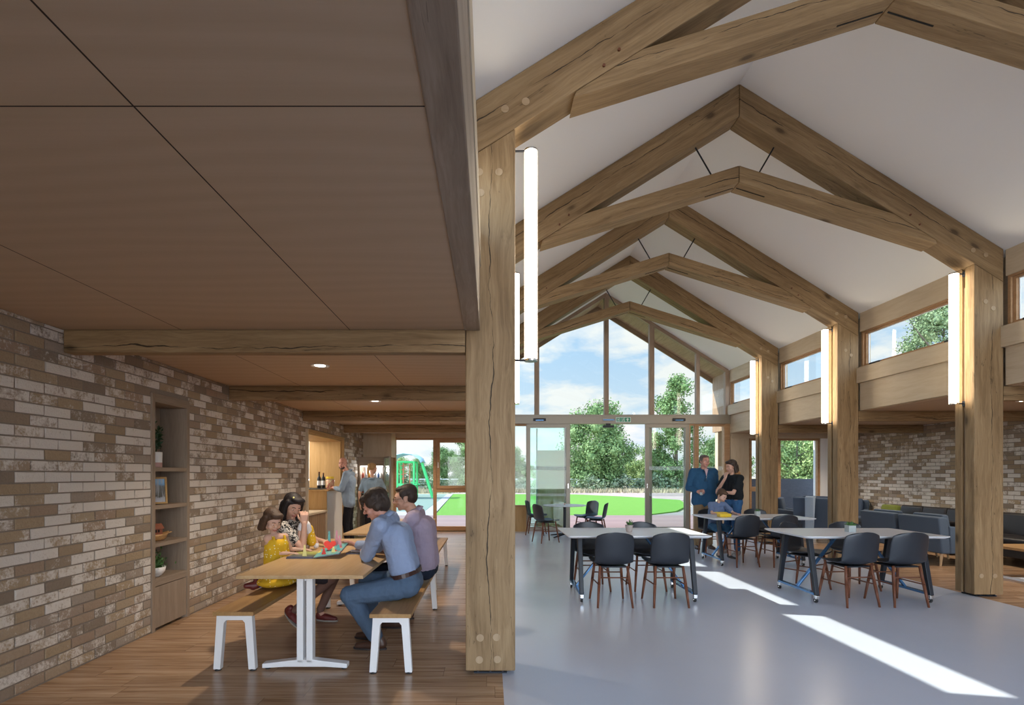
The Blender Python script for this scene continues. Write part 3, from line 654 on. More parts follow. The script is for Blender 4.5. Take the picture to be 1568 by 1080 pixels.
# ceiling downlights ------------------------------------------------
dl = thing('downlight', (-1.635, 5.07, ZC), 'round white recessed downlight in the plywood ceiling, before the second beam', 'lamp')
b = MB(); b.lathe([(0.050, 0.0), (0.075, -0.002), (0.086, -0.006), (0.088, 0.0)], n=28); b.build('rim', 'white_metal', dl, smooth=True)
b = MB(); b.lathe([(0.02, -0.003), (0.050, -0.003), (0.052, -0.001)], n=28); b.build('diffuser', 'spot_glow', dl)
for (x, y, lab) in ((-1.635, 7.49, 'small round downlight in the plywood ceiling between second and third beams'), (-1.635, 9.9, 'round downlight in the left ceiling before the fourth beam'), (-1.635, 12.3, 'round downlight in the left ceiling near the end window'),
                    (7.6, 5.07, 'round downlight of the right aisle beside the nearest right-hand post'), (7.6, 7.49, 'round downlight of the right aisle over the dark sofas'), (7.6, 9.9, 'round downlight of the right aisle over the armchairs'), (7.6, 12.3, 'round downlight of the right aisle near its end window')):
    dup(dl, (x, y, ZC), label=lab)
for o in [q for q in COL.objects if q.name.startswith('downlight')]:
    l = bpy.data.lights.new('downlight_lamp', 'SPOT'); lo = bpy.data.objects.new('downlight_lamp', l); COL.objects.link(lo)
    l.energy = 70; l.spot_size = radians(125); l.spot_blend = 0.8; l.shadow_soft_size = 0.045; l.color = (1, 0.84, 0.66); lo.location = (0, 0, -0.02); lo.parent = o
# ================================================================== FURNITURE
def shell_mesh():
    """moulded seat and back in one sheet: profile from the front lip over the seat, up the back"""
    prof = [(0.245, 0.452), (0.225, 0.462), (0.15, 0.462), (0.05, 0.452), (-0.06, 0.446), (-0.14, 0.452), (-0.195, 0.478), (-0.222, 0.525), (-0.235, 0.59), (-0.248, 0.67), (-0.262, 0.74), (-0.269, 0.785), (-0.273, 0.810), (-0.275, 0.822), (-0.276, 0.826)]
    wid = [0.165, 0.205, 0.228, 0.232, 0.228, 0.222, 0.216, 0.216, 0.219, 0.219, 0.215, 0.203, 0.182, 0.155, 0.12]
    nu = 14; vs, fs = [], []
    for (y, z), w in zip(prof, wid):
        for i in range(nu + 1):
            u = -1 + 2 * i / nu; x = u * w
            seat = max(0.0, min(1.0, (0.52 - z) / 0.06)); back = 1 - seat
            zz = z + seat * (0.030 * abs(u) ** 2.6) - (0.018 * abs(u) ** 3 if z > 0.80 else 0)
            yy = y + back * 0.055 * abs(u) ** 2.2
            vs.append((x, yy, zz))
    for k in range(len(prof) - 1):
        for i in range(nu): a = k * (nu + 1) + i; fs.append((a, a + 1, a + nu + 2, a + nu + 1))
    b = MB(); b.add(vs, fs); return b
def make_chair():
    r = thing('shell_chair', (0, 0, 0), '', 'chair')
    shell_mesh().build('seat_shell', 'shell_plastic', r, smooth=True, solid=0.012, sub=1)
    b = MB(); b.box(-0.15, -0.15, 0.425, 0.15, 0.15, 0.440); b.lathe([(0.05, 0.438), (0.05, 0.452)], n=12); b.build('seat_base', 'black_metal', r, bevel=0.004)
    legs = {}
    for sx in (-1, 1):
        for sy, tb, bt in ((-1, (0.150, -0.150), (0.190, -0.225)), (1, (0.150, 0.150), (0.195, 0.215))):
            p1 = Vector((sx * tb[0], tb[1], 0.445)); p0 = Vector((sx * bt[0], bt[1], 0.0)); legs[(sx, sy)] = (p0, p1)
            b = MB(); b.tube(p0, p0.lerp(p1, 0.55), 0.0115, 0.0165, n=12); b.tube(p0.lerp(p1, 0.55), p1, 0.0165, 0.0145, n=12); b.build('leg', 'leg_wood', r, origin=p0, rot=XtoZ, smooth=True)
    def at(k, t): return legs[k][0].lerp(legs[k][1], t)
    for (a, c, t) in (((-1, -1), (1, -1), 0.72), ((-1, 1), (1, 1), 0.72), ((-1, -1), (-1, 1), 0.55), ((1, -1), (1, 1), 0.55)):
        b = MB(); b.tube(at(a, t), at(c, t), 0.0075, n=8); b.build('stretcher', 'leg_wood', r, smooth=True)
    return r
CH = make_chair(); used = [False]
def chair(x, y, rz, label, group=None):
    if not used[0]:
        used[0] = True; o = CH; o.location = (x, y, 0); o.rotation_euler = (0, 0, rz)
    else: o = dup(CH, (x, y, 0), rz)
    o['label'] = label
    if group: o['group'] = group
    return o
g1 = 'black shell chairs around the white tables'; g2 = 'black shell chairs round the small table'
chair(1.362, 5.935, 0.0, 'left one of the two black chairs with backs to us at the middle white table', g1)
chair(1.972, 5.935, 0.0, 'right one of the two black chairs with backs to us at the middle white table', g1)
chair(1.30, 6.72, pi, 'black chair on the far side of the middle white table, left of the potted succulent', g1)
chair(1.99, 6.72, pi, 'black chair on the far side of the middle white table, right of the potted succulent', g1)
chair(4.045, 5.95, 0.10, 'left one of the two black chairs with backs to us at the right white table', g1)
chair(4.585, 5.95, 0.03, 'right one of the two black chairs with backs to us, nearest the big right post', g1)
chair(4.02, 6.72, pi + 0.5, 'turned black chair with its seat showing, far side of the right white table', g1)
chair(4.68, 6.76, pi - 0.1, 'black chair behind the small potted plant of the right white table', g1)
chair(4.00, 8.42, 0.12, 'black chair with its back to us at the back table, nearest the boy', g1)
chair(4.60, 8.42, 0.05, 'second black chair with its back to us at the back table, further right', g1)
chair(4.85, 9.42, pi, 'black chair on the far side of the back table, by its right end', g1)
chair(3.98, 9.38, pi - 0.1, 'black chair the boy in the blue shirt is sitting on', g1)
chair(1.20, 11.30, -pi / 2 + 0.45, 'black chair nearest us at the small round table, on its left', g2)
chair(1.12, 12.70, -pi / 2 - 0.25, 'black chair mostly hidden on the far left of the small round table', g2)
chair(2.30, 12.55, pi / 2 - 0.35 + 0.9, 'black chair right of the round table, the farther and darker one', g2)
chair(2.38, 11.80, pi / 2 - 0.35, 'black chair right of the round table, the nearer grey-lit one', g2)

def castor(b, x, y):
    b.tube((x - 0.012, y, 0.027), (x + 0.012, y, 0.027), 0.027, n=14, mi=0)
def make_trestle():
    r = thing('castor_table', (0, 0, 0), '', 'table')
    w, d = 0.815, 0.465
    def rr(w, d, rad=0.05, n=6):
        pts = []
        for (cx, cy, a0) in ((w - rad, -d + rad, -pi / 2), (w - rad, d - rad, 0), (-w + rad, d - rad, pi / 2), (-w + rad, -d + rad, pi)):
            for i in range(n + 1): a = a0 + pi / 2 * i / n; pts.append((cx + rad * cos(a), cy + rad * sin(a)))
        return pts
    o1, o2 = rr(w, d), rr(w - 0.03, d - 0.03); n = len(o1)
    b = MB(); b.add([(x, y, 0.76) for x, y in o1] + [(x, y, 0.750) for x, y in o1] + [(x, y, 0.732) for x, y in o2], [tuple(range(n)), tuple(range(3 * n - 1, 2 * n - 1, -1))] + [(k * n + i, k * n + (i + 1) % n, (k + 1) * n + (i + 1) % n, (k + 1) * n + i) for k in range(2) for i in range(n)])
    b.build('tabletop', 'white_top', r)
    for sx in (-1, 1):
        X = sx * 0.645
        for sy in (-1, 1):
            b = MB(); b.bar((X, sy * 0.375, 0.085), (X, sy * 0.235, 0.732), 0.045, 0.045, up=(0, 1, 0), w1=0.055, h1=0.055); b.build('leg', 'black_metal', r, bevel=0.006)
            b = MB(); castor(b, X, sy * 0.375 + 0.012); w_ = b.build('castor', 'rubber', r)
            b = MB(); b.box(X - 0.02, sy * 0.375 - 0.022, 0.045, X + 0.02, sy * 0.375 + 0.026, 0.086); b.tube((X - 0.016, sy * 0.375 + 0.012, 0.027), (X + 0.016, sy * 0.375 + 0.012, 0.027), 0.010, n=10); b.build('castor_fork', 'chrome', w_, bevel=0.004)
        b = MB(); b.box(X - 0.03, -0.36, 0.088, X + 0.03, 0.36, 0.112); b.build('base_rail', 'sky_blue_steel', r, bevel=0.003)
        b = MB(); b.box(X - 0.03, -0.26, 0.712, X + 0.03, 0.26, 0.732); b.build('top_rail', 'black_metal', r, bevel=0.003)
        b = MB(); b.bar((X, 0, 0.112), (sx * 0.16, 0, 0.728), 0.045, 0.020, up=(0, 0, 1)); b.build('brace', 'sky_blue_steel', r, bevel=0.003)
    b = MB(); b.box(-0.2, -0.04, 0.722, 0.2, 0.04, 0.732); b.build('brace_plate', 'black_metal', r)
    return r
ta = make_trestle(); ta.location = (1.69, 6.36, 0); ta['label'] = 'white castor table in the middle with four black chairs round it and a succulent'; ta['group'] = 'white castor tables'
dup(ta, (4.335, 6.32, 0), 0.0, 'white castor table on the right, in front of the second right post'); dup(ta, (4.33, 8.72, 0), 0.0, 'white castor table at the back where the boy sits drawing')

# small round table
r = thing('round_table', (1.74, 12.25, 0), 'small round white pedestal table near the sliding doors', 'table')
b = MB(); b.lathe([(0.47, 0.722), (0.50, 0.732), (0.50, 0.74), (0.495, 0.742)], n=48); b.build('tabletop', 'white_top', r)
b = MB(); b.tube((0, 0, 0.06), (0, 0, 0.722), 0.03, n=16); b.lathe([(0.10, 0.714), (0.10, 0.722)], n=20); b.build('pedestal', 'black_metal', r, smooth=False)
for k in range(4):
    a = pi / 4 + k * pi / 2; b = MB(); b.bar((0, 0, 0.075), (0.40 * cos(a), 0.40 * sin(a), 0.015), 0.04, 0.05, w1=0.03, h1=0.022); b.build('foot', 'black_metal', r, bevel=0.004)

# oak dining tables and benches in the left aisle
def make_oak_table():
    r = thing('oak_table', (0, 0, 0), '', 'table')
    b = MB(); b.box(-0.46, 0, 0.695, 0.46, 2.2, 0.72); b.build('tabletop', 'table_oak', r, origin=(0, 1.1, 0.7), rot=XtoY, bevel=0.004)
    for yy in (0.14, 2.04):
        for sx in (-1, 1):
            b = MB(); b.box(sx * 0.035 - 0.024, yy - 0.035, 0.05, sx * 0.035 + 0.024, yy + 0.035, 0.68); b.build('leg', 'white_metal', r, bevel=0.006)
        b = MB(); b.prism([(-0.315, 0.012), (-0.315, 0.045), (-0.06, 0.075), (0.06, 0.075), (0.315, 0.045), (0.315, 0.012), (0.15, 0.022), (-0.15, 0.022)], 'y', yy - 0.035, yy + 0.035); b.build('foot', 'white_metal', r, bevel=0.005)
        for sx in (-1, 1): b = MB(); b.tube((sx * 0.285, yy, 0), (sx * 0.285, yy, 0.014), 0.02, n=14); b.build('foot_pad', 'rubber', r)
        b = MB(); b.box(-0.30, yy - 0.04, 0.675, 0.30, yy + 0.04, 0.695); b.build('top_rail', 'white_metal', r, bevel=0.004)
    b = MB(); b.box(-0.03, 0.14, 0.655, 0.03, 2.04, 0.69); b.build('spine', 'white_metal', r)
    return r
def make_bench(Lb=1.9):
    r = thing('bench', (0, 0, 0), '', 'bench')
    b = MB(); b.box(-0.15, 0, 0.412, 0.15, Lb, 0.442); b.build('seat', 'bench_oak', r, origin=(0, Lb / 2, 0.43), rot=XtoY, bevel=0.004)
    for yy in (0.045, Lb - 0.045):
        b = MB()
        P = [(-0.13, 0.412), (0.13, 0.412), (0.155, 0.012), (0.105, 0.012), (0.078, 0.355), (0.060, 0.375), (-0.060, 0.375), (-0.078, 0.355), (-0.105, 0.012), (-0.155, 0.012)]
        # U-shaped trestle leg as convex strips
        def q(pts): b.prism(pts, 'y', yy - 0.022, yy + 0.022)
        q([P[0], P[1], (0.132, 0.375), (-0.132, 0.375)]); q([(0.060, 0.376), (0.132, 0.376), P[2], P[3], P[4]]); q([(-0.060, 0.376), P[7], P[8], P[9], (-0.132, 0.376)])
        b.build('leg_frame', 'white_metal', r)
        for sx in (-1, 1): b = MB(); b.tube((sx * 0.13, yy, 0), (sx * 0.13, yy, 0.014), 0.024, n=14); b.build('foot_pad', 'rubber', r)
    b = MB(); b.box(-0.02, 0.05, 0.392, 0.02, Lb - 0.05, 0.412); b.build('under_rail', 'white_metal', r)
    return r
t1 = make_oak_table(); t1.location = (-1.375, 3.80, 0); t1['label'] = 'nearest long oak table, where the family reads the pop-up book'; t1['group'] = 'oak tables in the left aisle'
dup(t1, (-1.36, 6.52, 0), None, 'second long oak table, behind the family')
b1 = make_bench(); b1.location = (-1.885, 3.86, 0); b1['label'] = 'near left bench with white legs, on which the girl kneels'; b1['group'] = 'oak benches in the left aisle'
dup(b1, (-0.72, 3.80, 0), None, 'near right bench with white legs, on which the two men sit')
dup(b1, (-1.86, 6.60, 0), None, 'bench on the brick wall side of the second oak table'); dup(b1, (-0.82, 6.52, 0), None, 'bench on the post side of the second oak table, its end seen past the men')

# niche shelf unit in the brick wall
y0, y1 = 4.80, 5.40; xf = XL + 0.012; xk = XL - 0.275
u = thing('shelf_unit', (XL - 0.13, 5.10, 0), 'tall narrow oak shelf unit set into the brick wall', 'shelves')
def ub(name, *boxes, bevel=0.0025, m='shelf_oak', rot=XtoZ, par=None):
    b = MB()
    for q in boxes: b.box(q[0] - u.location.x, q[1] - 5.10, q[2], q[3] - u.location.x, q[4] - 5.10, q[5])
    return b.build(name, m, par or u, rot=rot, bevel=bevel)
ub('side_panel', (xk, y0, 0, xf, y0 + 0.045, 2.20)); ub('side_panel', (xk, y1 - 0.045, 0, xf, y1, 2.20))
ub('top_panel', (xk, y0 + 0.045, 2.12, xf, y1 - 0.045, 2.20), rot=XtoY); ub('back_panel', (xk, y0 + 0.045, 0.02, xk + 0.012, y1 - 0.045, 2.12))
for zz in (1.518, 1.165, 0.815): ub('shelf', (xk + 0.012, y0 + 0.045, zz - 0.038, xf - 0.004, y1 - 0.045, zz), rot=XtoY)
ub('shelf', (xk + 0.012, y0 + 0.045, 0.415, xf - 0.004, y1 - 0.045, 0.48), rot=XtoY)
dr = ub('door', (xf - 0.026, y0 + 0.05, 0.03, xf - 0.006, y1 - 0.05, 0.408))
b = MB(); b.tube((xf - 0.006 - u.location.x, 0.23, 0.375), (xf + 0.004 - u.location.x, 0.23, 0.375), 0.008, n=12); b.build('lock', 'chrome', dr)
# things on the shelves
def leaves(b, n, c, spread, size, updir=0.5, seed=1, mi=0, narrow=0.4, zmin=None):
    rn = random.Random(seed)
    for _ in range(n):
        p = Vector(c) + Vector((rn.gauss(0, 1) * spread[0], rn.gauss(0, 1) * spread[1], abs(rn.gauss(0, 1)) * spread[2]))
        d = Vector((rn.gauss(0, 1), rn.gauss(0, 1), rn.gauss(0, 1) + updir)).normalized(); a = d.orthogonal().normalized(); a.rotate(Matrix.Rotation(rn.random() * 6.28, 3, d))
        Ls = size * rn.uniform(0.7, 1.3); nn = d.cross(a)
        v = [p, p + d * Ls * 0.5 + a * Ls * narrow / 2 + nn * Ls * 0.06, p + d * Ls, p + d * Ls * 0.5 - a * Ls * narrow / 2 + nn * Ls * 0.06]
        b.add(v, [(0, 1, 2, 3)], mi)
pl = thing('potted_plant', (XL - 0.085, 4.99, 1.518), 'upright dark leafy plant in a white pot with a pink base, on the top shelf', 'plant')
b = MB(); b.lathe([(0.058, 0.045), (0.060, 0.045), (0.062, 0.145), (0.056, 0.145), (0.055, 0.13)], n=28); b.build('pot', 'ceramic', pl, smooth=False)
b = MB(); b.lathe([(0.056, 0.0), (0.0605, 0.003), (0.0605, 0.046)], n=28); b.build('pot_base', 'pot_pink', pl)
b = MB(); b.lathe([(0.054, 0.12), (0.054, 0.134)], n=20); b.build('soil', 'soil', pl)
b = MB(); rn = random.Random(3)
for k in range(7):
    a = rn.random() * 6.28; tp = Vector((cos(a) * rn.uniform(0.02, 0.085), sin(a) * rn.uniform(0.02, 0.085), rn.uniform(0.27, 0.42))); bs = Vector((cos(a) * 0.015, sin(a) * 0.015, 0.13)); b.tube(bs, tp, 0.004, 0.0025, n=6)
    for j in range(9):
        q = bs.lerp(tp, 0.25 + 0.75 * j / 8); leaves(b, 2, q, (0.004, 0.004, 0.003), 0.055, 0.7, seed=k * 20 + j, narrow=0.45)
b.build('foliage', 'dark_leaf', pl)
fr = thing('picture_frame', (XL - 0.12, 4.99, 1.165), 'framed winter forest picture in a gold wooden frame on the second shelf', 'picture')
m, T, bb = mat('forest_picture', (0.4, 0.5, 0.6), 0.25); M['forest_picture'] = m
tc = T.n('ShaderNodeTexCoord').outputs['Object']; sp = T.n('ShaderNodeSeparateXYZ', {0: tc})
tr_ = T.noise(T.scale(tc, 55, 55, 3), 1.0, 3, 0.6).outputs[0]; nn_ = T.noise(tc, 40, 4, 0.6).outputs[0]
c = T.ramp(T.math('ADD', T.math('MULTIPLY', sp.outputs[2], 4.0), T.math('MULTIPLY', nn_, 0.25)), [(0.22, (0.50, 0.53, 0.60)), (0.34, (0.42, 0.45, 0.52)), (0.42, (0.10, 0.10, 0.09)), (0.80, (0.16, 0.17, 0.17)), (0.92, (0.20, 0.38, 0.62)), (1.0, (0.25, 0.45, 0.7))])
c = T.mix(T.ramp(tr_, [(0.5, (0, 0, 0)), (0.6, (0.6, 0.6, 0.6))]), c, (0.42, 0.44, 0.47)); L(T, c, bb.inputs['Base Color'])
Rf = Matrix.Rotation(radians(52), 3, 'Z')   # frame turned towards the room
def turned(vs): return [Rf @ Matrix.Rotation(radians(-6), 3, 'X') @ Vector(v) for v in vs]
b = MB(); frame_rect(b, -0.14, 0.14, 0.004, 0.262, -0.012, 0.010, 0.018); b.v = turned(b.v); b.build('frame', 'golden_oak', fr, bevel=0.002)
b = MB(); b.box(-0.124, -0.004, 0.02, 0.124, 0.004, 0.246); b.v = turned(b.v); b.build('picture', 'forest_picture', fr)
ark = thing('toy_ark', (XL - 0.10, 5.0, 0.815), 'wooden toy ark with a red-brown roofed cabin on the third shelf', 'toy')
varied('ark_wood', (0.50, 0.28, 0.11), 0.45, 0.12, 60); varied('ark_red', (0.27, 0.085, 0.045), 0.5, 0.15, 60)
b = MB(); n = 20; prof = [(0.60, 0.004), (0.80, 0.02), (0.95, 0.045), (1.0, 0.068), (0.93, 0.066), (0.90, 0.052)]
vs = []
for s_, zz in prof:
    for i in range(n):
        t = 2 * pi * i / n; e = 1.0 - 0.35 * abs(cos(t)) ** 6 * 0
        vs.append((0.062 * s_ * sin(t) * (1 - 0.25 * abs(cos(t)) ** 3), 0.135 * s_ * cos(t), zz + (0.022 * abs(cos(t)) ** 4 if zz > 0.03 else 0)))
fs = [(k * n + i, k * n + (i + 1) % n, (k + 1) * n + (i + 1) % n, (k + 1) * n + i) for k in range(len(prof) - 1) for i in range(n)] + [tuple(range(n - 1, -1, -1)), tuple(range((len(prof) - 1) * n, len(prof) * n))]
b.add(vs, fs); Ra = Matrix.Rotation(radians(-30), 3, 'Z'); b.v = [Ra @ v for v in b.v]; b.build('hull', 'ark_wood', ark, smooth=True)
b = MB(); b.box(-0.035, -0.07, 0.052, 0.035, 0.06, 0.125)
b.v = [Ra @ v for v in b.v]; cb = b.build('cabin', 'ark_red', ark, bevel=0.003)
b = MB()
for yy in (-0.05, -0.025, 0.0, 0.025): b.box(0.034, yy - 0.008, 0.085, 0.0365, yy + 0.008, 0.110); b.box(-0.0365, yy - 0.008, 0.085, -0.034, yy + 0.008, 0.110)
b.box(-0.010, -0.0715, 0.06, 0.016, -0.070, 0.105); b.v = [Ra @ v for v in b.v]; b.build('window', 'dark_gap', cb)
b = MB(); b.prism([(-0.052, 0.120), (0.052, 0.120), (0.0, 0.168)], 'y', -0.085, 0.070); b.v = [Ra @ v for v in b.v]; b.build('roof', 'ark_red', ark, bevel=0.003)
b = MB(); b.bar(Ra @ Vector((0.05, 0.02, 0.052)), Ra @ Vector((0.055, 0.13, 0.085)), 0.03, 0.006); b.build('ramp', 'ark_wood', ark)
bo = thing('potted_plant', (XL - 0.10, 4.99, 0.48), 'small green succulent bush in a white bowl on the lowest shelf', 'plant')
b = MB(); b.lathe([(0.045, 0.0), (0.07, 0.012), (0.098, 0.055), (0.105, 0.095), (0.099, 0.095), (0.092, 0.07)], n=30); b.build('bowl', 'ceramic', bo, smooth=True)
b = MB(); b.lathe([(0.085, 0.06), (0.088, 0.078)], n=20); b.build('soil', 'soil', bo)
b = MB(); leaves(b, 420, (0, 0, 0.080), (0.042, 0.042, 0.055), 0.034, 1.1, seed=9, narrow=0.5); b.build('foliage', 'leaf_green', bo)

# succulents on the white tables
def succulent(loc, label, pot, sz, n, seed, square=False):
    o = thing('potted_plant', loc, label, 'plant')
    b = MB()
    if square: b.box(-sz, -sz, 0, sz, sz, sz * 1.9)
    else: b.lathe([(sz * 0.55, 0), (sz * 0.7, 0.003), (sz, sz * 1.7), (sz * 0.9, sz * 1.72), (sz * 0.86, sz * 1.5)], n=20)
    b.build('pot', pot, o, bevel=0.004 if square else 0)
    b = MB(); rn = random.Random(seed)
    for k in range(n):
        a = k * 2.4; e = rn.uniform(0.25, 1.2); d = Vector((cos(a) * cos(e), sin(a) * cos(e), sin(e))); p = Vector((0, 0, sz * 1.65)) + d * sz * 0.2
        b.tube(p, p + d * sz * rn.uniform(0.9, 1.5), sz * 0.22, sz * 0.03, n=5)
    b.build('leaf_rosette', 'leaf_green', o)
varied('stone_pot', (0.42, 0.36, 0.33), 0.7, 0.25, 60); varied('glass_pot', (0.45, 0.50, 0.50), 0.3, 0.1, 60)
succulent((1.68, 6.35, 0.76), 'spiky succulent in a small stone pot on the middle white table', 'stone_pot', 0.048, 16, 4)
succulent((4.335, 6.33, 0.76), 'bushy small plant in a square grey pot on the right white table', 'glass_pot', 0.042, 40, 5, True)
succulent((4.55, 8.95, 0.76), 'tiny potted plant on the back table, far from the boy', 'glass_pot', 0.036, 22, 6, True)
succulent((1.74, 12.25, 0.742), 'tiny green sprig in a pot on the small round table', 'stone_pot', 0.03, 9, 7)
# boy's things
varied('yellow_plastic', (0.75, 0.52, 0.02), 0.4, 0.05); varied('paper', (0.80, 0.80, 0.82), 0.7, 0.02)
o = thing('pencil_box', (3.82, 8.58, 0.76), 'yellow plastic box beside the boy on the back table', 'box')
b = MB(); b.box(-0.095, -0.06, 0, 0.095, 0.06, 0.055); b.build('box', 'yellow_plastic', o, bevel=0.012); b = MB(); b.bar((0.0, 0.06, 0.056), (0.0, 0.15, 0.066), 0.19, 0.012, up=(0, 0, 1)); b.build('lid', 'yellow_plastic', o, bevel=0.004)
o = thing('drawing_paper', (4.03, 8.62, 0.76), 'white sheet of paper in front of the boy', 'paper'); b = MB(); b.box(-0.16, -0.11, 0.0005, 0.16, 0.11, 0.003); b.v = [Matrix.Rotation(0.2, 3, 'Z') @ v for v in b.v]; b.build('sheet', 'paper', o)

# pop-up book on the oak table
varied('book_cover', (0.10, 0.10, 0.14), 0.5, 0.1)
m, T, bb = mat('page_teal', (0.2, 0.5, 0.5), 0.4); M['page_teal'] = m
tc = T.n('ShaderNodeTexCoord').outputs['Object']; v = T.n('ShaderNodeTexVoronoi', {'Vector': tc, 'Scale': 16.0}).outputs['Color']; vs_ = T.n('ShaderNodeSeparateColor', {0: v}).outputs[0]
c = T.ramp(vs_, [(0.0, (0.16, 0.44, 0.44)), (0.55, (0.20, 0.48, 0.46)), (0.7, (0.35, 0.55, 0.35)), (0.82, (0.75, 0.66, 0.15)), (0.92, (0.72, 0.08, 0.05)), (1.0, (0.6, 0.7, 0.7))], 'CONSTANT'); L(T, c, bb.inputs['Base Color'])
m, T, bb = mat('page_green', (0.3, 0.35, 0.1), 0.4); M['page_green'] = m
tc = T.n('ShaderNodeTexCoord').outputs['Object']; sp = T.n('ShaderNodeSeparateXYZ', {0: tc}); nz = T.noise(tc, 20, 4, 0.6).outputs[0]
c = T.ramp(T.math('ADD', T.math('MULTIPLY', sp.outputs[1], 2.6), T.math('MULTIPLY', nz, 0.2)), [(0.10, (0.07, 0.08, 0.13)), (0.35, (0.10, 0.13, 0.10)), (0.6, (0.28, 0.32, 0.08)), (0.9, (0.42, 0.44, 0.14))]); L(T, c, bb.inputs['Base Color'])
varied('pop_red', (0.72, 0.05, 0.04), 0.5, 0.05); varied('pop_pink', (0.80, 0.35, 0.40), 0.5, 0.05); varied('pop_teal', (0.15, 0.50, 0.48), 0.5, 0.1); varied('pop_yellow', (0.85, 0.78, 0.30), 0.5, 0.05)
bk = thing('pop_up_book', (-1.53, 4.56, 0.72), 'open pop-up book with a red heart on the nearest oak table', 'book', rz=0.02)
b = MB(); b.box(-0.235, 0, 0, -0.002, 0.34, 0.010); b.build('cover', 'book_cover', bk, bevel=0.002)
b = MB(); b.box(-0.228, 0.006, 0.010, -0.006, 0.334, 0.016); b.build('left_page', 'page_green', bk)
Rr = Matrix.Rotation(radians(-9), 3, 'Y'); Rx = Matrix.Rotation(radians(9), 3, 'X')
b = MB(); b.box(0.0, 0, 0.002, 0.232, 0.34, 0.009); b.v = [Rx @ Rr @ v for v in b.v]; b.build('cover', 'book_cover', bk, bevel=0.002)
b = MB(); b.box(0.004, 0.006, 0.009, 0.228, 0.334, 0.013); b.v = [Rx @ Rr @ v for v in b.v]; b.build('right_page', 'page_teal', bk)
heart = [(0.055 * (16 * sin(t) ** 3) / 16, 0.055 * (13 * cos(t) - 5 * cos(2 * t) - 2 * cos(3 * t) - cos(4 * t)) / 16) for t in [2 * pi * i / 24 for i in range(24)]]
b = MB(); b.prism([(x, z) for x, z in heart], 'y', -0.003, 0.003); b.v = [Vector((0.10, 0.15, 0.10)) + Matrix.Rotation(radians(-35), 3, 'X') @ v for v in b.v]; b.build('paper_heart', 'pop_red', bk)
b = MB(); b.bar((0.06, 0.16, 0.035), (0.10, 0.16, 0.08), 0.012, 0.003); b.bar((0.15, 0.16, 0.045), (0.11, 0.16, 0.08), 0.012, 0.003); b.build('paper_stand', 'pop_pink', bk)
for (x, y, h, mm) in ((0.07, 0.24, 0.15, 'pop_teal'), (0.13, 0.27, 0.14, 'pop_pink'), (0.17, 0.22, 0.10, 'pop_pink'), (-0.09, 0.05, 0.10, 'pop_yellow'), (0.19, 0.10, 0.05, 'pop_teal'), (0.08, 0.04, 0.05, 'pop_red'), (0.16, 0.05, 0.05, 'pop_yellow')):
    b = MB(); zb = 0.014 + max(0, x) * 0.16 + y * (0.16 if x > 0 else 0); b.prism([(x - 0.02, zb), (x + 0.02, zb), (x + 0.012, zb + h * 0.5), (x + 0.006, zb + h), (x - 0.006, zb + h), (x - 0.012, zb + h * 0.5)], 'y', y - 0.0015, y + 0.0015); b.build('paper_tab', mm, bk)
cup = thing('dark_folder', (-1.22, 4.92, 0.72), 'thin dark folded sheet beside the book under the father\'s forearm', 'folder'); b = MB(); b.box(-0.1, -0.1, 0, 0.16, 0.12, 0.012); b.build('sheet', 'book_cover', cup, bevel=0.002)

# serving hatch ------------------------------------------------------
h = thing('serving_hatch', (XL - 0.3, 9.96, 0), 'golden oak lined serving hatch with counter in the left brick wall', 'counter')
hx, hy = XL - 0.3, 9.96
def hb(name, m, *boxes, rot=XtoZ, bevel=0.003, par=None):
    b = MB()
    for q in boxes: b.box(q[0] - hx, q[1] - hy, q[2], q[3] - hx, q[4] - hy, q[5])
    return b.build(name, m, par or h, rot=rot, bevel=bevel)
hb('jamb_trim', 'pale_ply', (XL - 0.3, 8.84, 0, XL + 0.03, 8.90, 2.225)); hb('jamb_trim', 'golden_oak', (XL - 0.03, 11.04, 0, XL + 0.03, 11.09, 2.225)); hb('head_trim', 'golden_oak', (XL - 0.3, 8.90, 2.17, XL + 0.03, 11.04, 2.225), rot=XtoY)
hb('end_panel', 'golden_oak', (XL - 0.68, 11.0, 1.16, XL - 0.03, 11.04, 2.17))
hb('soffit', 'golden_oak', (XL - 0.68, 8.90, 2.14, XL, 11.0, 2.168), rot=XtoY)
hb('bar_front', 'white_paint', (XL - 0.04, 9.99, 0, XL + 0.0, 11.03, 1.13)); hb('bar_end', 'golden_oak', (XL - 0.66, 9.96, 0, XL + 0.002, 9.99, 1.135))
hb('bar_top', 'golden_oak', (XL - 0.68, 9.93, 1.135, XL + 0.045, 11.03, 1.165), rot=XtoY); hb('back_panel', 'golden_oak', (XL - 0.66, 9.99, 0.0, XL - 0.63, 11.0, 1.13))
hb('low_counter', 'pale_ply', (XL - 0.68, 8.90, 0.75, XL + 0.03, 9.955, 0.785), rot=XtoY)
hb('low_front', 'golden_oak', (XL - 0.03, 8.90, 0, XL - 0.01, 9.955, 0.75)); hb('low_post', 'pale_ply', (XL - 0.03, 9.91, 0, XL + 0.02, 9.955, 0.75))
b = MB()
for k in range(20): yy = 8.93 + k * 0.05; b.box(XL - 0.012 - hx, yy - hy, 0.0, XL - 0.004 - hx, yy + 0.028 - hy, 0.745)
b.build('slatted_front', 'cladding', h, rot=XtoZ)
hb('black_ledge', 'black_metal', (XL - 0.68, 9.97, 1.165, XL - 0.1, 11.0, 1.175), bevel=0)
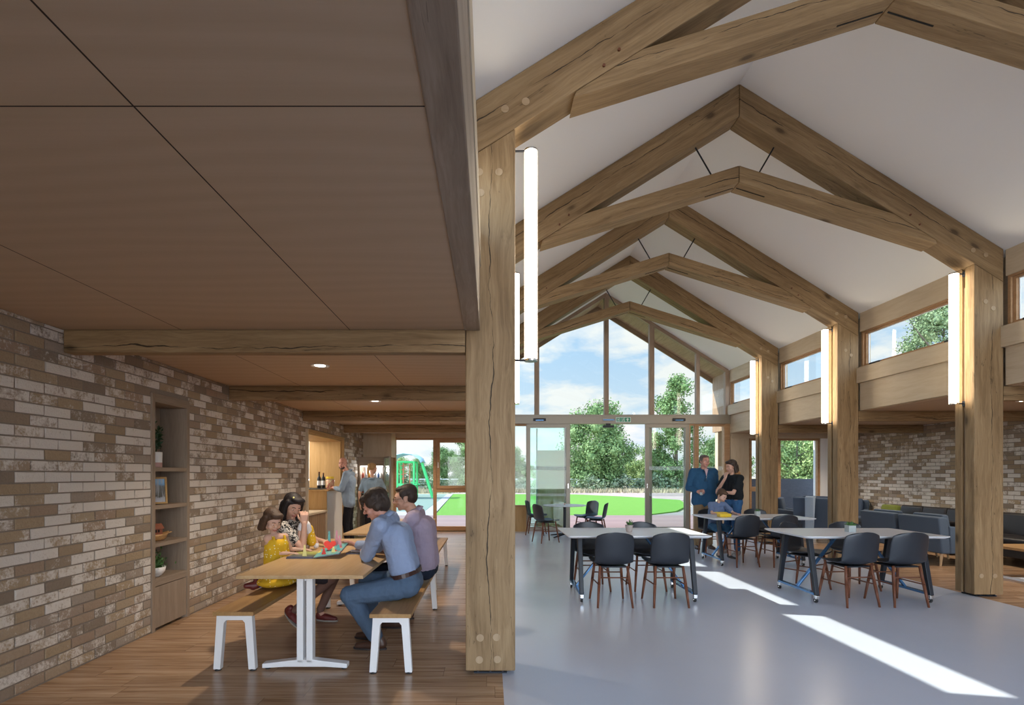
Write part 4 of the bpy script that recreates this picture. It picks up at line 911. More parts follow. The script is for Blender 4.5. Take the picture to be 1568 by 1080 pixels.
# kitchen beyond the hatch
b = MB(); b.box(-6.2, 7.6, 0, -6.0, 12.2, 2.7); b.box(-6.0, 12.0, 0, XL - 0.3, 12.2, 2.7); b.box(-6.0, 7.6, 0, XL - 0.3, 7.8, 2.7); struct(b.build('wall_kitchen', 'white_paint'))
b = MB(); b.box(-6.2, 7.6, 2.6, XL - 0.28, 12.2, 2.8); struct(b.build('ceiling', 'white_paint'))
o = thing('kitchen_fill_light', (-4.6, 10.2, 2.6), 'unseen ceiling light added to brighten the kitchen beyond the hatch', 'lamp'); b = MB(); b.box(-0.3, -0.3, -0.04, 0.3, 0.3, 0); b.build('housing', 'white_metal', o); b = MB(); b.box(-0.27, -0.27, -0.045, 0.27, 0.27, -0.038); b.build('diffuser', 'spot_glow', o)  # added fixture, out of view, brightens the kitchen behind the hatch
l = bpy.data.lights.new('kitchen_fill_lamp', 'POINT'); lo = bpy.data.objects.new('kitchen_fill_lamp', l); COL.objects.link(lo); l.energy = 60; l.shadow_soft_size = 0.25; l.color = (1, 0.95, 0.85); lo.location = (0, 0, -0.35); lo.parent = o
o = thing('coffee_machine', (-4.12, 11.55, 0), 'black and steel kitchen machine glimpsed beyond the hatch', 'machine')
b = MB(); b.box(-0.3, -0.25, 0, 0.3, 0.25, 0.9); b.build('stand', 'white_metal', o, bevel=0.01); b = MB(); b.box(-0.25, -0.2, 0.9, 0.25, 0.2, 1.35); b.build('body', 'chrome', o, bevel=0.02); b = MB(); b.box(-0.22, -0.215, 1.0, 0.22, -0.2, 1.3); b.build('panel', 'black_metal', o)
for (yy, xx, hh, lab) in ((10.55, -3.42, 0.33, 'left dark wine bottle on the hatch counter'), (10.75, -3.40, 0.31, 'right dark wine bottle on the hatch counter')):
    o = thing('wine_bottle', (xx, yy, 1.175), lab, 'bottle', 'wine bottles on the hatch counter'); b = MB(); b.lathe([(0.034, 0), (0.038, 0.005), (0.038, 0.19), (0.030, 0.215), (0.014, 0.245), (0.0135, hh - 0.02), (0.016, hh - 0.02), (0.016, hh)], n=20); b.build('glass_body', 'rubber', o, smooth=True)
    b = MB(); b.lathe([(0.0385, 0.06), (0.0392, 0.061), (0.0392, 0.15), (0.0385, 0.151)], n=20); b.build('label_band', 'paper', o); b = MB(); b.lathe([(0.0165, hh - 0.03), (0.0168, hh + 0.001)], n=14); b.build('cap', 'leg_wood', o)
o = thing('sweet_jar', (-3.20, 10.55, 1.168), 'clear jar of sweets with a yellow lid on the hatch counter', 'jar')
m, T, bb = mat('sweets', (0.6, 0.45, 0.3), 0.5); M['sweets'] = m
vv = T.n('ShaderNodeTexVoronoi', {'Vector': T.n('ShaderNodeTexCoord').outputs['Object'], 'Scale': 40.0}); c = T.ramp(T.n('ShaderNodeSeparateColor', {0: vv.outputs['Color']}).outputs[0], [(0, (0.6, 0.35, 0.2)), (0.4, (0.75, 0.6, 0.35)), (0.7, (0.6, 0.2, 0.15)), (1, (0.8, 0.75, 0.65))], 'CONSTANT'); L(T, c, bb.inputs['Base Color'])
b = MB(); b.lathe([(0.07, 0.004), (0.078, 0.01), (0.080, 0.17), (0.06, 0.18)], n=24); b.build('sweets', 'sweets', o, smooth=True)
b = MB(); b.lathe([(0.072, 0.0), (0.086, 0.004), (0.086, 0.19), (0.072, 0.205)], n=24); b.build('jar_wall', 'cup_glass', o, smooth=True)
b = MB(); b.lathe([(0.076, 0.200), (0.078, 0.201), (0.078, 0.235), (0.07, 0.24)], n=24); b.build('lid', 'yellow_plastic', o)

# drinks fridge ------------------------------------------------------
F = thing('drinks_fridge', (-2.77, 12.35, 0), 'drinks fridge with its glass door open at the end of the left aisle', 'fridge')
b = MB(); b.box(-0.32, -0.05, 0, -0.27, 0.6, 1.86); b.box(0.27, -0.05, 0, 0.32, 0.6, 1.86); b.box(-0.27, 0.56, 0, 0.27, 0.6, 1.86); b.box(-0.27, -0.05, 0, 0.27, 0.6, 0.14); b.box(-0.27, -0.05, 1.66, 0.27, 0.6, 1.86); b.build('cabinet', 'shelf_oak', F)
b = MB(); b.box(-0.265, 0.5, 0.15, 0.265, 0.555, 1.65); b.build('liner', 'white_paint', F)
b = MB(); b.box(-0.26, 0.0, 1.63, 0.26, 0.10, 1.655); b.build('light_strip', 'fridge_glow', F)
l = bpy.data.lights.new('fridge_lamp', 'POINT'); lo = bpy.data.objects.new('fridge_lamp', l); COL.objects.link(lo); l.energy = 6; l.shadow_soft_size = 0.1; lo.location = (0, 0.12, 1.55); lo.parent = F
for zz in (0.42, 0.72, 1.02, 1.30):
    b = MB(); b.box(-0.265, 0.02, zz - 0.012, 0.265, 0.5, zz); b.build('shelf', 'chrome', F)
b = MB(); frame_rect(b, -0.30, -0.27, 0.1, 1.86, -0.55, -0.05, 0.0001, 'x'); b = MB(); b.box(0, -0.02, 0, 0.55, 0.02, 1.72)
fd = MB(); frame_rect(fd, 0, 0.55, 0.14, 1.86, -0.02, 0.02, 0.035); R_ = Matrix.Rotation(radians(-66), 3, 'Z'); hp = Vector((0.315, -0.055, 0)); fd.v = [R_ @ v + hp for v in fd.v]; dd = fd.build('door', 'bronze_alu', F)
fd = MB(); fd.box(0.035, -0.006, 0.17, 0.515, 0.006, 1.83); fd.v = [R_ @ v + hp for v in fd.v]; fd.build('glass', 'green_glass', dd)
varied('bottle_orange', (0.85, 0.35, 0.03), 0.3, 0.05); varied('bottle_blue', (0.12, 0.25, 0.6), 0.3, 0.05); varied('bottle_clear', (0.65, 0.70, 0.75), 0.2, 0.05); varied('bottle_red', (0.6, 0.12, 0.08), 0.3, 0.05); varied('cap_white', (0.8, 0.8, 0.8), 0.4, 0.02)
names = {'bottle_orange': 'orange juice', 'bottle_blue': 'blue', 'bottle_clear': 'clear water', 'bottle_red': 'red'}
bt = {}
for zi, zz in enumerate((1.30, 1.02, 0.72)):
    for k in range(7):
        mm = (['bottle_red', 'bottle_clear', 'bottle_orange', 'bottle_orange', 'bottle_clear', 'bottle_blue', 'bottle_clear'], ['bottle_red', 'bottle_clear', 'bottle_red', 'bottle_clear', 'bottle_red', 'bottle_red', 'bottle_clear'], ['bottle_blue', 'bottle_red'] * 4)[zi][k]
        loc = (-2.77 - 0.22 + k * 0.073, 12.41, zz)
        lab = '%s bottle, %s from the left on the %s shelf of the open fridge' % (names[mm], ['first', 'second', 'third', 'fourth', 'fifth', 'sixth', 'seventh'][k], ['top', 'second', 'third'][zi])
        if mm not in bt:
            o = thing('drink_bottle', loc, lab, 'bottle', 'bottles in the drinks fridge'); b = MB(); b.lathe([(0.028, 0), (0.031, 0.006), (0.031, 0.14), (0.013, 0.185), (0.013, 0.2)], n=14); b.build('bottle_body', mm, o, smooth=True); b = MB(); b.lathe([(0.015, 0.198), (0.015, 0.222)], n=12); b.build('cap', 'cap_white', o); bt[mm] = o
        else: dup(bt[mm], loc, label=lab)
b = MB(); b.box(XL, 12.84, 1.88, -2.40, YE, ZC); struct(b.build('trim_8', 'pale_ply', rot=XtoZ)); b = MB(); b.box(XL - 0.02, 12.86, 0, XL + 0.02, YE, 1.9); struct(b.build('wall_left', 'pale_ply'))

# lounge on the right -------------------------------------------------
def armchair(loc, rz, label, group, w=0.80, back=0.78, m='grey_fabric'):
    """faces local +X; back at local -X"""
    r = thing('armchair', loc, label, 'armchair', group, rz)
    b = MB(); b.box(-0.36, -w / 2 + 0.10, 0.20, 0.40, w / 2 - 0.10, 0.33); b.build('seat_base', m, r, bevel=0.02, seg=3)
    b = MB(); b.box(-0.27, -w / 2 + 0.115, 0.33, 0.42, w / 2 - 0.115, 0.47); b.build('seat_cushion', m, r, bevel=0.045, seg=4, smooth=True)
    b = MB(); b.prism([(-0.40, 0.20), (-0.26, 0.20), (-0.30, back - 0.02), (-0.37, back), (-0.46, back - 0.01)], 'y', -w / 2, w / 2); b.build('backrest', m, r, bevel=0.03, seg=3, smooth=True)
    b = MB(); b.prism([(-0.26, 0.40), (-0.12, 0.42), (-0.19, back + 0.03), (-0.30, back + 0.03)], 'y', -w / 2 + 0.12, w / 2 - 0.12); b.build('back_cushion', m, r, bevel=0.04, seg=4, smooth=True)
    for s in (-1, 1):
        b = MB(); b.prism([(-0.262, 0.20), (0.40, 0.20), (0.40, 0.56), (-0.285, 0.64)], 'y', s * (w / 2 - 0.002), s * (w / 2 - 0.115)); b.build('armrest', m, r, bevel=0.03, seg=3, smooth=True)
        for t in (-0.34, 0.34):
            b = MB(); b.tube((t * 1.08, s * (w / 2 - 0.07), 0), (t * 0.97, s * (w / 2 - 0.09), 0.205), 0.014, 0.026, n=10); b.build('leg', 'beech_leg', r, rot=XtoZ)
    return r
gA = 'armchairs in the right lounge'
armchair((7.50, 8.68, 0), 0.0, 'grey-blue armchair with its back to the white tables, beside the nearest right post', gA, 0.84)
armchair((7.50, 9.60, 0), 0.0, 'grey-blue armchair with its back to us, next one further from the nearest right post', gA, 0.84)
armchair((7.32, 12.75, 0), -0.6, 'dark grey armchair by the end window, between two right posts', gA, 0.8, 0.86, 'blue_fabric')
c3 = armchair((7.25, 11.45, 0), 0.5, 'tall dark armchair with a pale blue throw, behind the second right post', gA, 0.8, 0.96, 'blue_fabric')
armchair((8.55, 12.55, 0), -2.2, 'blue armchair in the far lounge corner against the brick wall', gA, 0.8, 0.84, 'blue_fabric')
o = thing('throw_blanket', (7.0, 11.2, 0), 'pale blue throw hanging over the tall dark armchair', 'blanket', rz=0.5)
b = MB(); b.prism([(-0.12, 0.30), (-0.105, 0.30), (-0.045, 0.955), (-0.02, 0.985), (-0.08, 0.992), (-0.125, 0.965)], 'y', -0.10, 0.08); b.v = [v + Vector((-0.105, 0.08, 0)) for v in b.v]; b.build('cloth', 'blue_throw', o, bevel=0.01, smooth=True)
def sofa(loc, rz, label, Ls=1.95):
    r = thing('sofa', loc, label, 'sofa', 'dark sofas along the right brick wall', rz)
    m = 'dark_leather'
    b = MB(); b.box(-0.42, -Ls / 2 + 0.12, 0.14, 0.42, Ls / 2 - 0.12, 0.30); b.build('seat_base', m, r, bevel=0.02)
    for k in range(3):
        wd_ = (Ls - 0.24) / 3; y_ = -Ls / 2 + 0.12 + k * wd_
        b = MB(); b.box(-0.26, y_ + 0.006, 0.30, 0.44, y_ + wd_ - 0.006, 0.45); b.build('seat_cushion', m, r, bevel=0.045, seg=4, smooth=True)
        b = MB(); b.prism([(-0.28, 0.42), (-0.12, 0.42), (-0.20, 0.80), (-0.34, 0.80)], 'y', y_ + 0.006, y_ + wd_ - 0.006); b.build('back_cushion', m, r, bevel=0.045, seg=4, smooth=True)
    b = MB(); b.prism([(-0.46, 0.14), (-0.28, 0.14), (-0.32, 0.76), (-0.46, 0.76)], 'y', -Ls / 2, Ls / 2); b.build('backrest', m, r, bevel=0.03, seg=3)
    for s in (-1, 1): b = MB(); b.box(-0.44, s * Ls / 2, 0.14, 0.42, s * (Ls / 2 - 0.12), 0.60); b.build('armrest', m, r, bevel=0.04, seg=3, smooth=True)
    for s in (-1, 1):
        for t in (-0.36, 0.34): b = MB(); b.tube((t, s * (Ls / 2 - 0.1), 0), (t, s * (Ls / 2 - 0.1), 0.145), 0.02, 0.028, n=10); b.build('leg', 'beech_leg', r)
    return r
sofa((8.62, 10.45, 0), pi, 'long dark sofa against the right brick wall, seen left of the nearest right post')
sofa((8.62, 8.30, 0), pi, 'long dark sofa against the right brick wall, seen right of the nearest right post')
o = thing('cushion', (8.46, 11.18, 0.455), 'olive green cushion on the dark sofa by the brick wall', 'cushion'); b = MB(); b.box(-0.06, -0.22, 0.0, 0.06, 0.22, 0.36); b.v = [Matrix.Rotation(0.2, 3, 'Y') @ v for v in b.v]
b.build('cover', 'green_fabric', o, smooth=True, bevel=0.055, seg=4)
ct = thing('coffee_table', (7.65, 7.30, 0), 'low oak coffee table with white sled legs, at the right edge of the picture', 'table')
b = MB(); b.box(-0.50, -0.30, 0.415, 0.50, 0.30, 0.45); b.build('tabletop', 'bench_oak', ct, bevel=0.003)
for s in (-1, 1):
    b = MB(); X = s * 0.42; b.box(X - 0.02, -0.26, 0.02, X + 0.02, -0.22, 0.415); b.box(X - 0.02, 0.22, 0.02, X + 0.02, 0.26, 0.415); b.box(X - 0.02, -0.26, 0, X + 0.02, 0.26, 0.025); b.build('leg_frame', 'white_metal', ct)
b = MB(); b.box(-0.42, -0.02, 0.0, 0.42, 0.02, 0.022); b.build('stretcher', 'white_metal', ct)
# ================================================================== PEOPLE
def skin(name, c):
    m, T, b = mat(name, c, 0.5, spec=0.35); M[name] = m
    b.inputs['Subsurface Weight'].default_value = 0.08; b.inputs['Subsurface Radius'].default_value = (0.02, 0.008, 0.004)
    n = T.noise(T.n('ShaderNodeTexCoord').outputs['Object'], 25, 3, 0.5).outputs[0]
    L(T, T.mix(n, tuple(x * 0.9 for x in c), tuple(min(1, x * 1.08) for x in c)), b.inputs['Base Color'])
skin('skin_light', (0.56, 0.33, 0.24)); skin('skin_rosy', (0.55, 0.28, 0.21)); skin('skin_warm', (0.46, 0.26, 0.18)); skin('skin_child', (0.60, 0.38, 0.29))
def cloth(name, c, amt=0.12, sc=9, fold=0.5, pattern=None):
    m, T, b = mat(name, c, 0.85, spec=0.2); M[name] = m
    tc = T.n('ShaderNodeTexCoord').outputs['Object']
    n = T.noise(T.scale(tc, 1, 1, 0.55), sc, 4, 0.6, 1.2).outputs[0]; wv = T.noise(tc, 260, 2, 0.5).outputs[0]
    col = T.mix(n, tuple(x * (1 - amt) for x in c), tuple(min(1, x * (1 + amt)) for x in c))
    if pattern: col = pattern(T, tc, col)
    L(T, col, b.inputs['Base Color']); bump(T, b, T.math('ADD', n, T.math('MULTIPLY', wv, 0.08)), fold, 0.02)
cloth('shirt_blue', (0.27, 0.34, 0.50)); cloth('shirt_lavender', (0.38, 0.32, 0.42)); cloth('shirt_chambray', (0.22, 0.29, 0.38)); cloth('polo_grey_blue', (0.17, 0.23, 0.29))
cloth('jeans_mid', (0.085, 0.13, 0.20)); cloth('jeans_dark', (0.018, 0.028, 0.05)); cloth('trousers_black', (0.012, 0.012, 0.016)); cloth('jeans_blue', (0.03, 0.09, 0.20)); cloth('khaki', (0.27, 0.19, 0.11)); cloth('fleece_blue', (0.025, 0.085, 0.17), fold=0.3); cloth('tee_black', (0.012, 0.015, 0.018)); cloth('tee_boy', (0.13, 0.18, 0.30)); cloth('shorts_blue', (0.04, 0.12, 0.22)); cloth('shirt_pink', (0.55, 0.40, 0.44)); cloth('sock_blue', (0.03, 0.10, 0.35)); cloth('white_cotton', (0.75, 0.75, 0.78)); cloth('skirt_dark', (0.03, 0.025, 0.03))
def dots(T, tc, col):
    v = T.n('ShaderNodeTexVoronoi', {'Vector': tc, 'Scale': 34.0, 'Randomness': 0.75}).outputs['Distance']
    return T.mix(T.math('LESS_THAN', v, 0.20), col, (0.82, 0.76, 0.52))
cloth('dress_yellow', (0.68, 0.42, 0.025), pattern=dots)
def floral(T, tc, col):
    v = T.noise(tc, 42, 3, 0.6, 1.0).outputs[0]
    return T.mix(T.ramp(v, [(0.48, (0, 0, 0)), (0.54, (1, 1, 1))]), (0.02, 0.02, 0.022), (0.62, 0.58, 0.52))
cloth('floral_top', (0.5, 0.5, 0.5), pattern=floral)
def hairm(name, c):
    m, T, b = mat(name, c, 0.55, spec=0.35); M[name] = m
    tc = T.n('ShaderNodeTexCoord').outputs['Object']; n = T.noise(T.scale(tc, 60, 60, 9), 1.6, 4, 0.6, 0.5).outputs[0]
    L(T, T.mix(n, tuple(x * 0.55 for x in c), tuple(x * 1.5 for x in c)), b.inputs['Base Color']); bump(T, b, n, 0.5, 0.01)
hairm('hair_dark', (0.035, 0.022, 0.016)); hairm('hair_black', (0.014, 0.010, 0.010)); hairm('hair_brown', (0.07, 0.038, 0.022)); hairm('hair_blonde', (0.42, 0.26, 0.11)); hairm('hair_ombre', (0.30, 0.15, 0.06)); hairm('hair_grey_brown', (0.10, 0.07, 0.055)); hairm('stubble', (0.13, 0.075, 0.06))
varied('shoe_brown', (0.07, 0.032, 0.02), 0.4, 0.2); varied('shoe_red', (0.13, 0.02, 0.018), 0.45, 0.2); varied('shoe_black', (0.012, 0.012, 0.014), 0.5, 0.1); varied('shoe_grey', (0.28, 0.27, 0.26), 0.6, 0.15); varied('sole', (0.30, 0.27, 0.24), 0.7, 0.1); varied('sole_dark', (0.03, 0.02, 0.018), 0.7, 0.1)
varied('leather_belt', (0.045, 0.018, 0.014), 0.4, 0.1); varied('eye_white', (0.7, 0.68, 0.66), 0.3, 0.02); varied('eye_dark', (0.02, 0.012, 0.01), 0.25, 0.02); varied('lips', (0.42, 0.13, 0.11), 0.45, 0.05)

def fuse(b, name, m, parent, base, vox=0.008, sm=4, disp=0.0):
    """one continuous surface from overlapping volumes; coordinates are world, base = the root's place"""
    me = bpy.data.meshes.new(name); me.from_pydata([v - base for v in b.v], [], b.f)
    t = bpy.data.objects.new(name, me); COL.objects.link(t)
    r = t.modifiers.new('r', 'REMESH'); r.mode = 'VOXEL'; r.voxel_size = vox; r.use_smooth_shade = True
    s = t.modifiers.new('s', 'SMOOTH'); s.factor = 0.5; s.iterations = sm
    if disp:
        tx = bpy.data.textures.new('folds', 'CLOUDS'); tx.noise_scale = 0.055; tx.noise_depth = 2
        d = t.modifiers.new('d', 'DISPLACE'); d.texture = tx; d.strength = disp; d.mid_level = 0.5
    dg = bpy.context.evaluated_depsgraph_get(); dg.update()
    ev = t.evaluated_get(dg); nm = bpy.data.meshes.new_from_object(ev); bpy.data.objects.remove(t)
    for p in nm.polygons: p.use_smooth = True
    o = bpy.data.objects.new(name, nm); COL.objects.link(o); nm.materials.clear(); nm.materials.append(M[m]); o.parent = parent
    return o
def V(*a): return Vector(a)
def ik(a, c, l1, l2, hint):
    """middle joint between a and c"""
    d = c - a; L_ = min(d.length, (l1 + l2) * 0.999); dn = d.normalized(); x = (l1 * l1 - l2 * l2 + L_ * L_) / (2 * L_); h = sqrt(max(0, l1 * l1 - x * x))
    hv = (hint - dn * hint.dot(dn)).normalized(); return a + dn * x + hv * h
def frame_from(F, U=V(0, 0, 1)):
    F = F.normalized(); R = F.cross(U).normalized(); U2 = R.cross(F).normalized(); return Matrix((R, F, U2)).transposed()   # columns right, forward, up
def hand(b, w, d, n, s=1.0, curl=0.5, side=1, spread=0.12):
    """w wrist, d towards the fingers, n palm normal (fingers curl towards n), side +1/-1 which side the thumb leaves"""
    d = d.normalized(); n = (n - d * n.dot(d)).normalized(); a = d.cross(n) * side
    k = w + d * 0.085 * s
    for t in (-0.030, -0.010, 0.010, 0.030): b.cap(w + a * t * 0.6 * s + d * 0.01 * s, k + a * t * s, 0.015 * s, 0.012 * s, n=8)
    Ls = [0.062, 0.078, 0.082, 0.072]
    for i, t in enumerate((-0.033, -0.0115, 0.0115, 0.033)):
        p = k + a * t * s; ang = curl * 0.5; dd = (d + a * t * spread * 20).normalized()
        for j, f in enumerate((0.46, 0.31, 0.23)):
            q = p + (dd * cos(ang) + n * sin(ang)) * Ls[i] * f * s; r = (0.0098, 0.0088, 0.0078)[j] * s; b.cap(p, q, r, r * 0.93, n=8); p = q; ang += curl * (0.9 if j == 0 else 0.7)
    th = w + d * 0.03 * s + a * 0.026 * s; q1 = th + (d * 0.7 + a * 0.65 + n * 0.3).normalized() * 0.042 * s; q2 = q1 + (d * 0.95 + a * 0.1 + n * 0.45).normalized() * 0.034 * s
    b.cap(th, q1, 0.0145 * s, 0.0115 * s, n=8); b.cap(q1, q2, 0.011 * s, 0.009 * s, n=8)
def head(b, C, H, s, child=False):
    """C between the ears, H frame (right, forward, up), s size (1 = adult)"""
    P = lambda x, y, z: C + H @ V(x * s, y * s, z * s)
    e = lambda c, r: b.ball(P(*c), tuple(q * s for q in r), rot=H, n=18)
    e((0, -0.018, 0.040), (0.074, 0.094, 0.084)); e((0, 0.030, 0.010), (0.066, 0.066, 0.075)); e((0, 0.026, -0.036 if child else -0.045), (0.056, 0.060, 0.054) if child else (0.054, 0.062, 0.062)); e((0, 0.062, -0.076 if child else -0.088), (0.024, 0.022, 0.018))
    for x in (-1, 1):
        e((x * 0.040, 0.058, -0.034 if child else -0.030), (0.026, 0.024, 0.026) if child else (0.022, 0.024, 0.026)); e((x * 0.028, 0.084, 0.024), (0.022, 0.012, 0.009)); e((x * 0.076, -0.002, -0.008), (0.009, 0.020, 0.031)); e((x * 0.048, 0.0, -0.058), (0.016, 0.035, 0.026))
    if child: b.cap(P(0, 0.080, 0.006), P(0, 0.100, -0.018), 0.007 * s, 0.0105 * s, n=10); e((0, 0.078, -0.052), (0.024, 0.019, 0.014))
    else: b.cap(P(0, 0.088, 0.018), P(0, 0.112, -0.020), 0.008 * s, 0.0125 * s, n=10); e((0, 0.098, -0.024), (0.018, 0.012, 0.009)); e((0, 0.078, -0.058), (0.026, 0.020, 0.016))
    return P
def face_parts(par, base, P, H, s, brow='hair_dark', smile=0.0, down=False):
    for x in (-1, 1):
        b = MB(); b.ball(P(x * 0.030, 0.081, 0.004), (0.0110 * s, 0.0085 * s, 0.0042 * s if down else 0.0052 * s), rot=H, n=10); b.v = [v - base for v in b.v]; ey = b.build('eye', 'eye_white', par, smooth=True)
        b = MB(); b.ball(P(x * 0.030, 0.0875, 0.002 if down else 0.004), (0.0056 * s, 0.0028 * s, 0.0040 * s if down else 0.0048 * s), rot=H, n=8); b.v = [v - base for v in b.v]; b.build('iris', 'eye_dark', ey, smooth=True)
        b = MB(); b.cap(P(x * 0.016, 0.094, 0.028), P(x * 0.032, 0.093, 0.032), 0.0036 * s, n=6); b.cap(P(x * 0.032, 0.093, 0.032), P(x * 0.046, 0.082, 0.027), 0.0034 * s, n=6); b.v = [v - base for v in b.v]; b.build('eyebrow', brow, par, smooth=True)
    b = MB(); z = -0.058
    for zz, r in ((0.0028, 0.0030), (-0.0036, 0.0036)): b.path([P(-0.024, 0.088, z + zz + smile), P(-0.010, 0.098, z + zz * 1.5), P(0.010, 0.098, z + zz * 1.5), P(0.024, 0.088, z + zz + smile)], r * s, n=6)
    b.v = [v - base for v in b.v]; b.build('mouth', 'lips', par, smooth=True)
def lean_torso(b, pel, che, R, hw=0.085, sw=0.10, rp=0.098, rc=0.098, belly=0.0, F=None, ex=0.0):
    """pelvis centre to chest centre; R = right unit vector"""
    for s in (-1, 0, 1):
        m_ = pel.lerp(che, 0.5) + (F * belly if F else V(0, 0, 0))
        b.cap(pel + R * s * hw, m_ + R * s * (hw * 0.85), rp + ex, rp * 0.98 + ex + belly * 0.3, n=16); b.cap(m_ + R * s * (hw * 0.85), che + R * s * sw * 0.85, rp * 0.98 + ex + belly * 0.3, rc + ex, n=16)
def shoe(par, base, heel, toe, m, sole='sole_dark', s=1.0, up=V(0, 0, 1)):
    d = (toe - heel).normalized(); h = 0.045 * s
    b = MB(); b.cap(heel + up * 0.045 * s + d * 0.035 * s, heel + up * 0.035 * s + d * 0.11 * s, 0.038 * s, 0.040 * s, n=12); b.cap(heel + up * 0.035 * s + d * 0.11 * s, toe + up * 0.024 * s - d * 0.035 * s, 0.042 * s, 0.028 * s, n=12); b.cap(heel + up * 0.06 * s + d * 0.04 * s, heel + up * 0.085 * s + d * 0.05 * s, 0.038 * s, 0.036 * s, n=12)
    o = fuse(b, 'shoe', m, par, base, 0.006, 3)
    # keep the underside flat on the sole
    hs = (heel - base); u_ = up
    for v in o.data.vertices:
        q = (v.co - hs).dot(u_)
        if q < 0.008 * s: v.co = v.co + u_ * (0.008 * s - q)
    b = MB(); a = d.cross(up).normalized(); Lh = (toe - heel).length; pts = []
    for i in range(20):
        t = 2 * pi * i / 20; x = cos(t); pts.append(heel + d * (Lh / 2 + Lh / 2 * x * 1.02) + a * sin(t) * (0.040 + 0.006 * x) * s * (1 if abs(x) < 0.95 else 0.9))
    b.add([p - base for p in pts] + [p + up * 0.014 * s - base for p in pts], [tuple(range(19, -1, -1)), tuple(range(20, 40))] + [(i, (i + 1) % 20, (i + 1) % 20 + 20, i + 20) for i in range(20)])
    b.build('sole', sole, o)
    return o
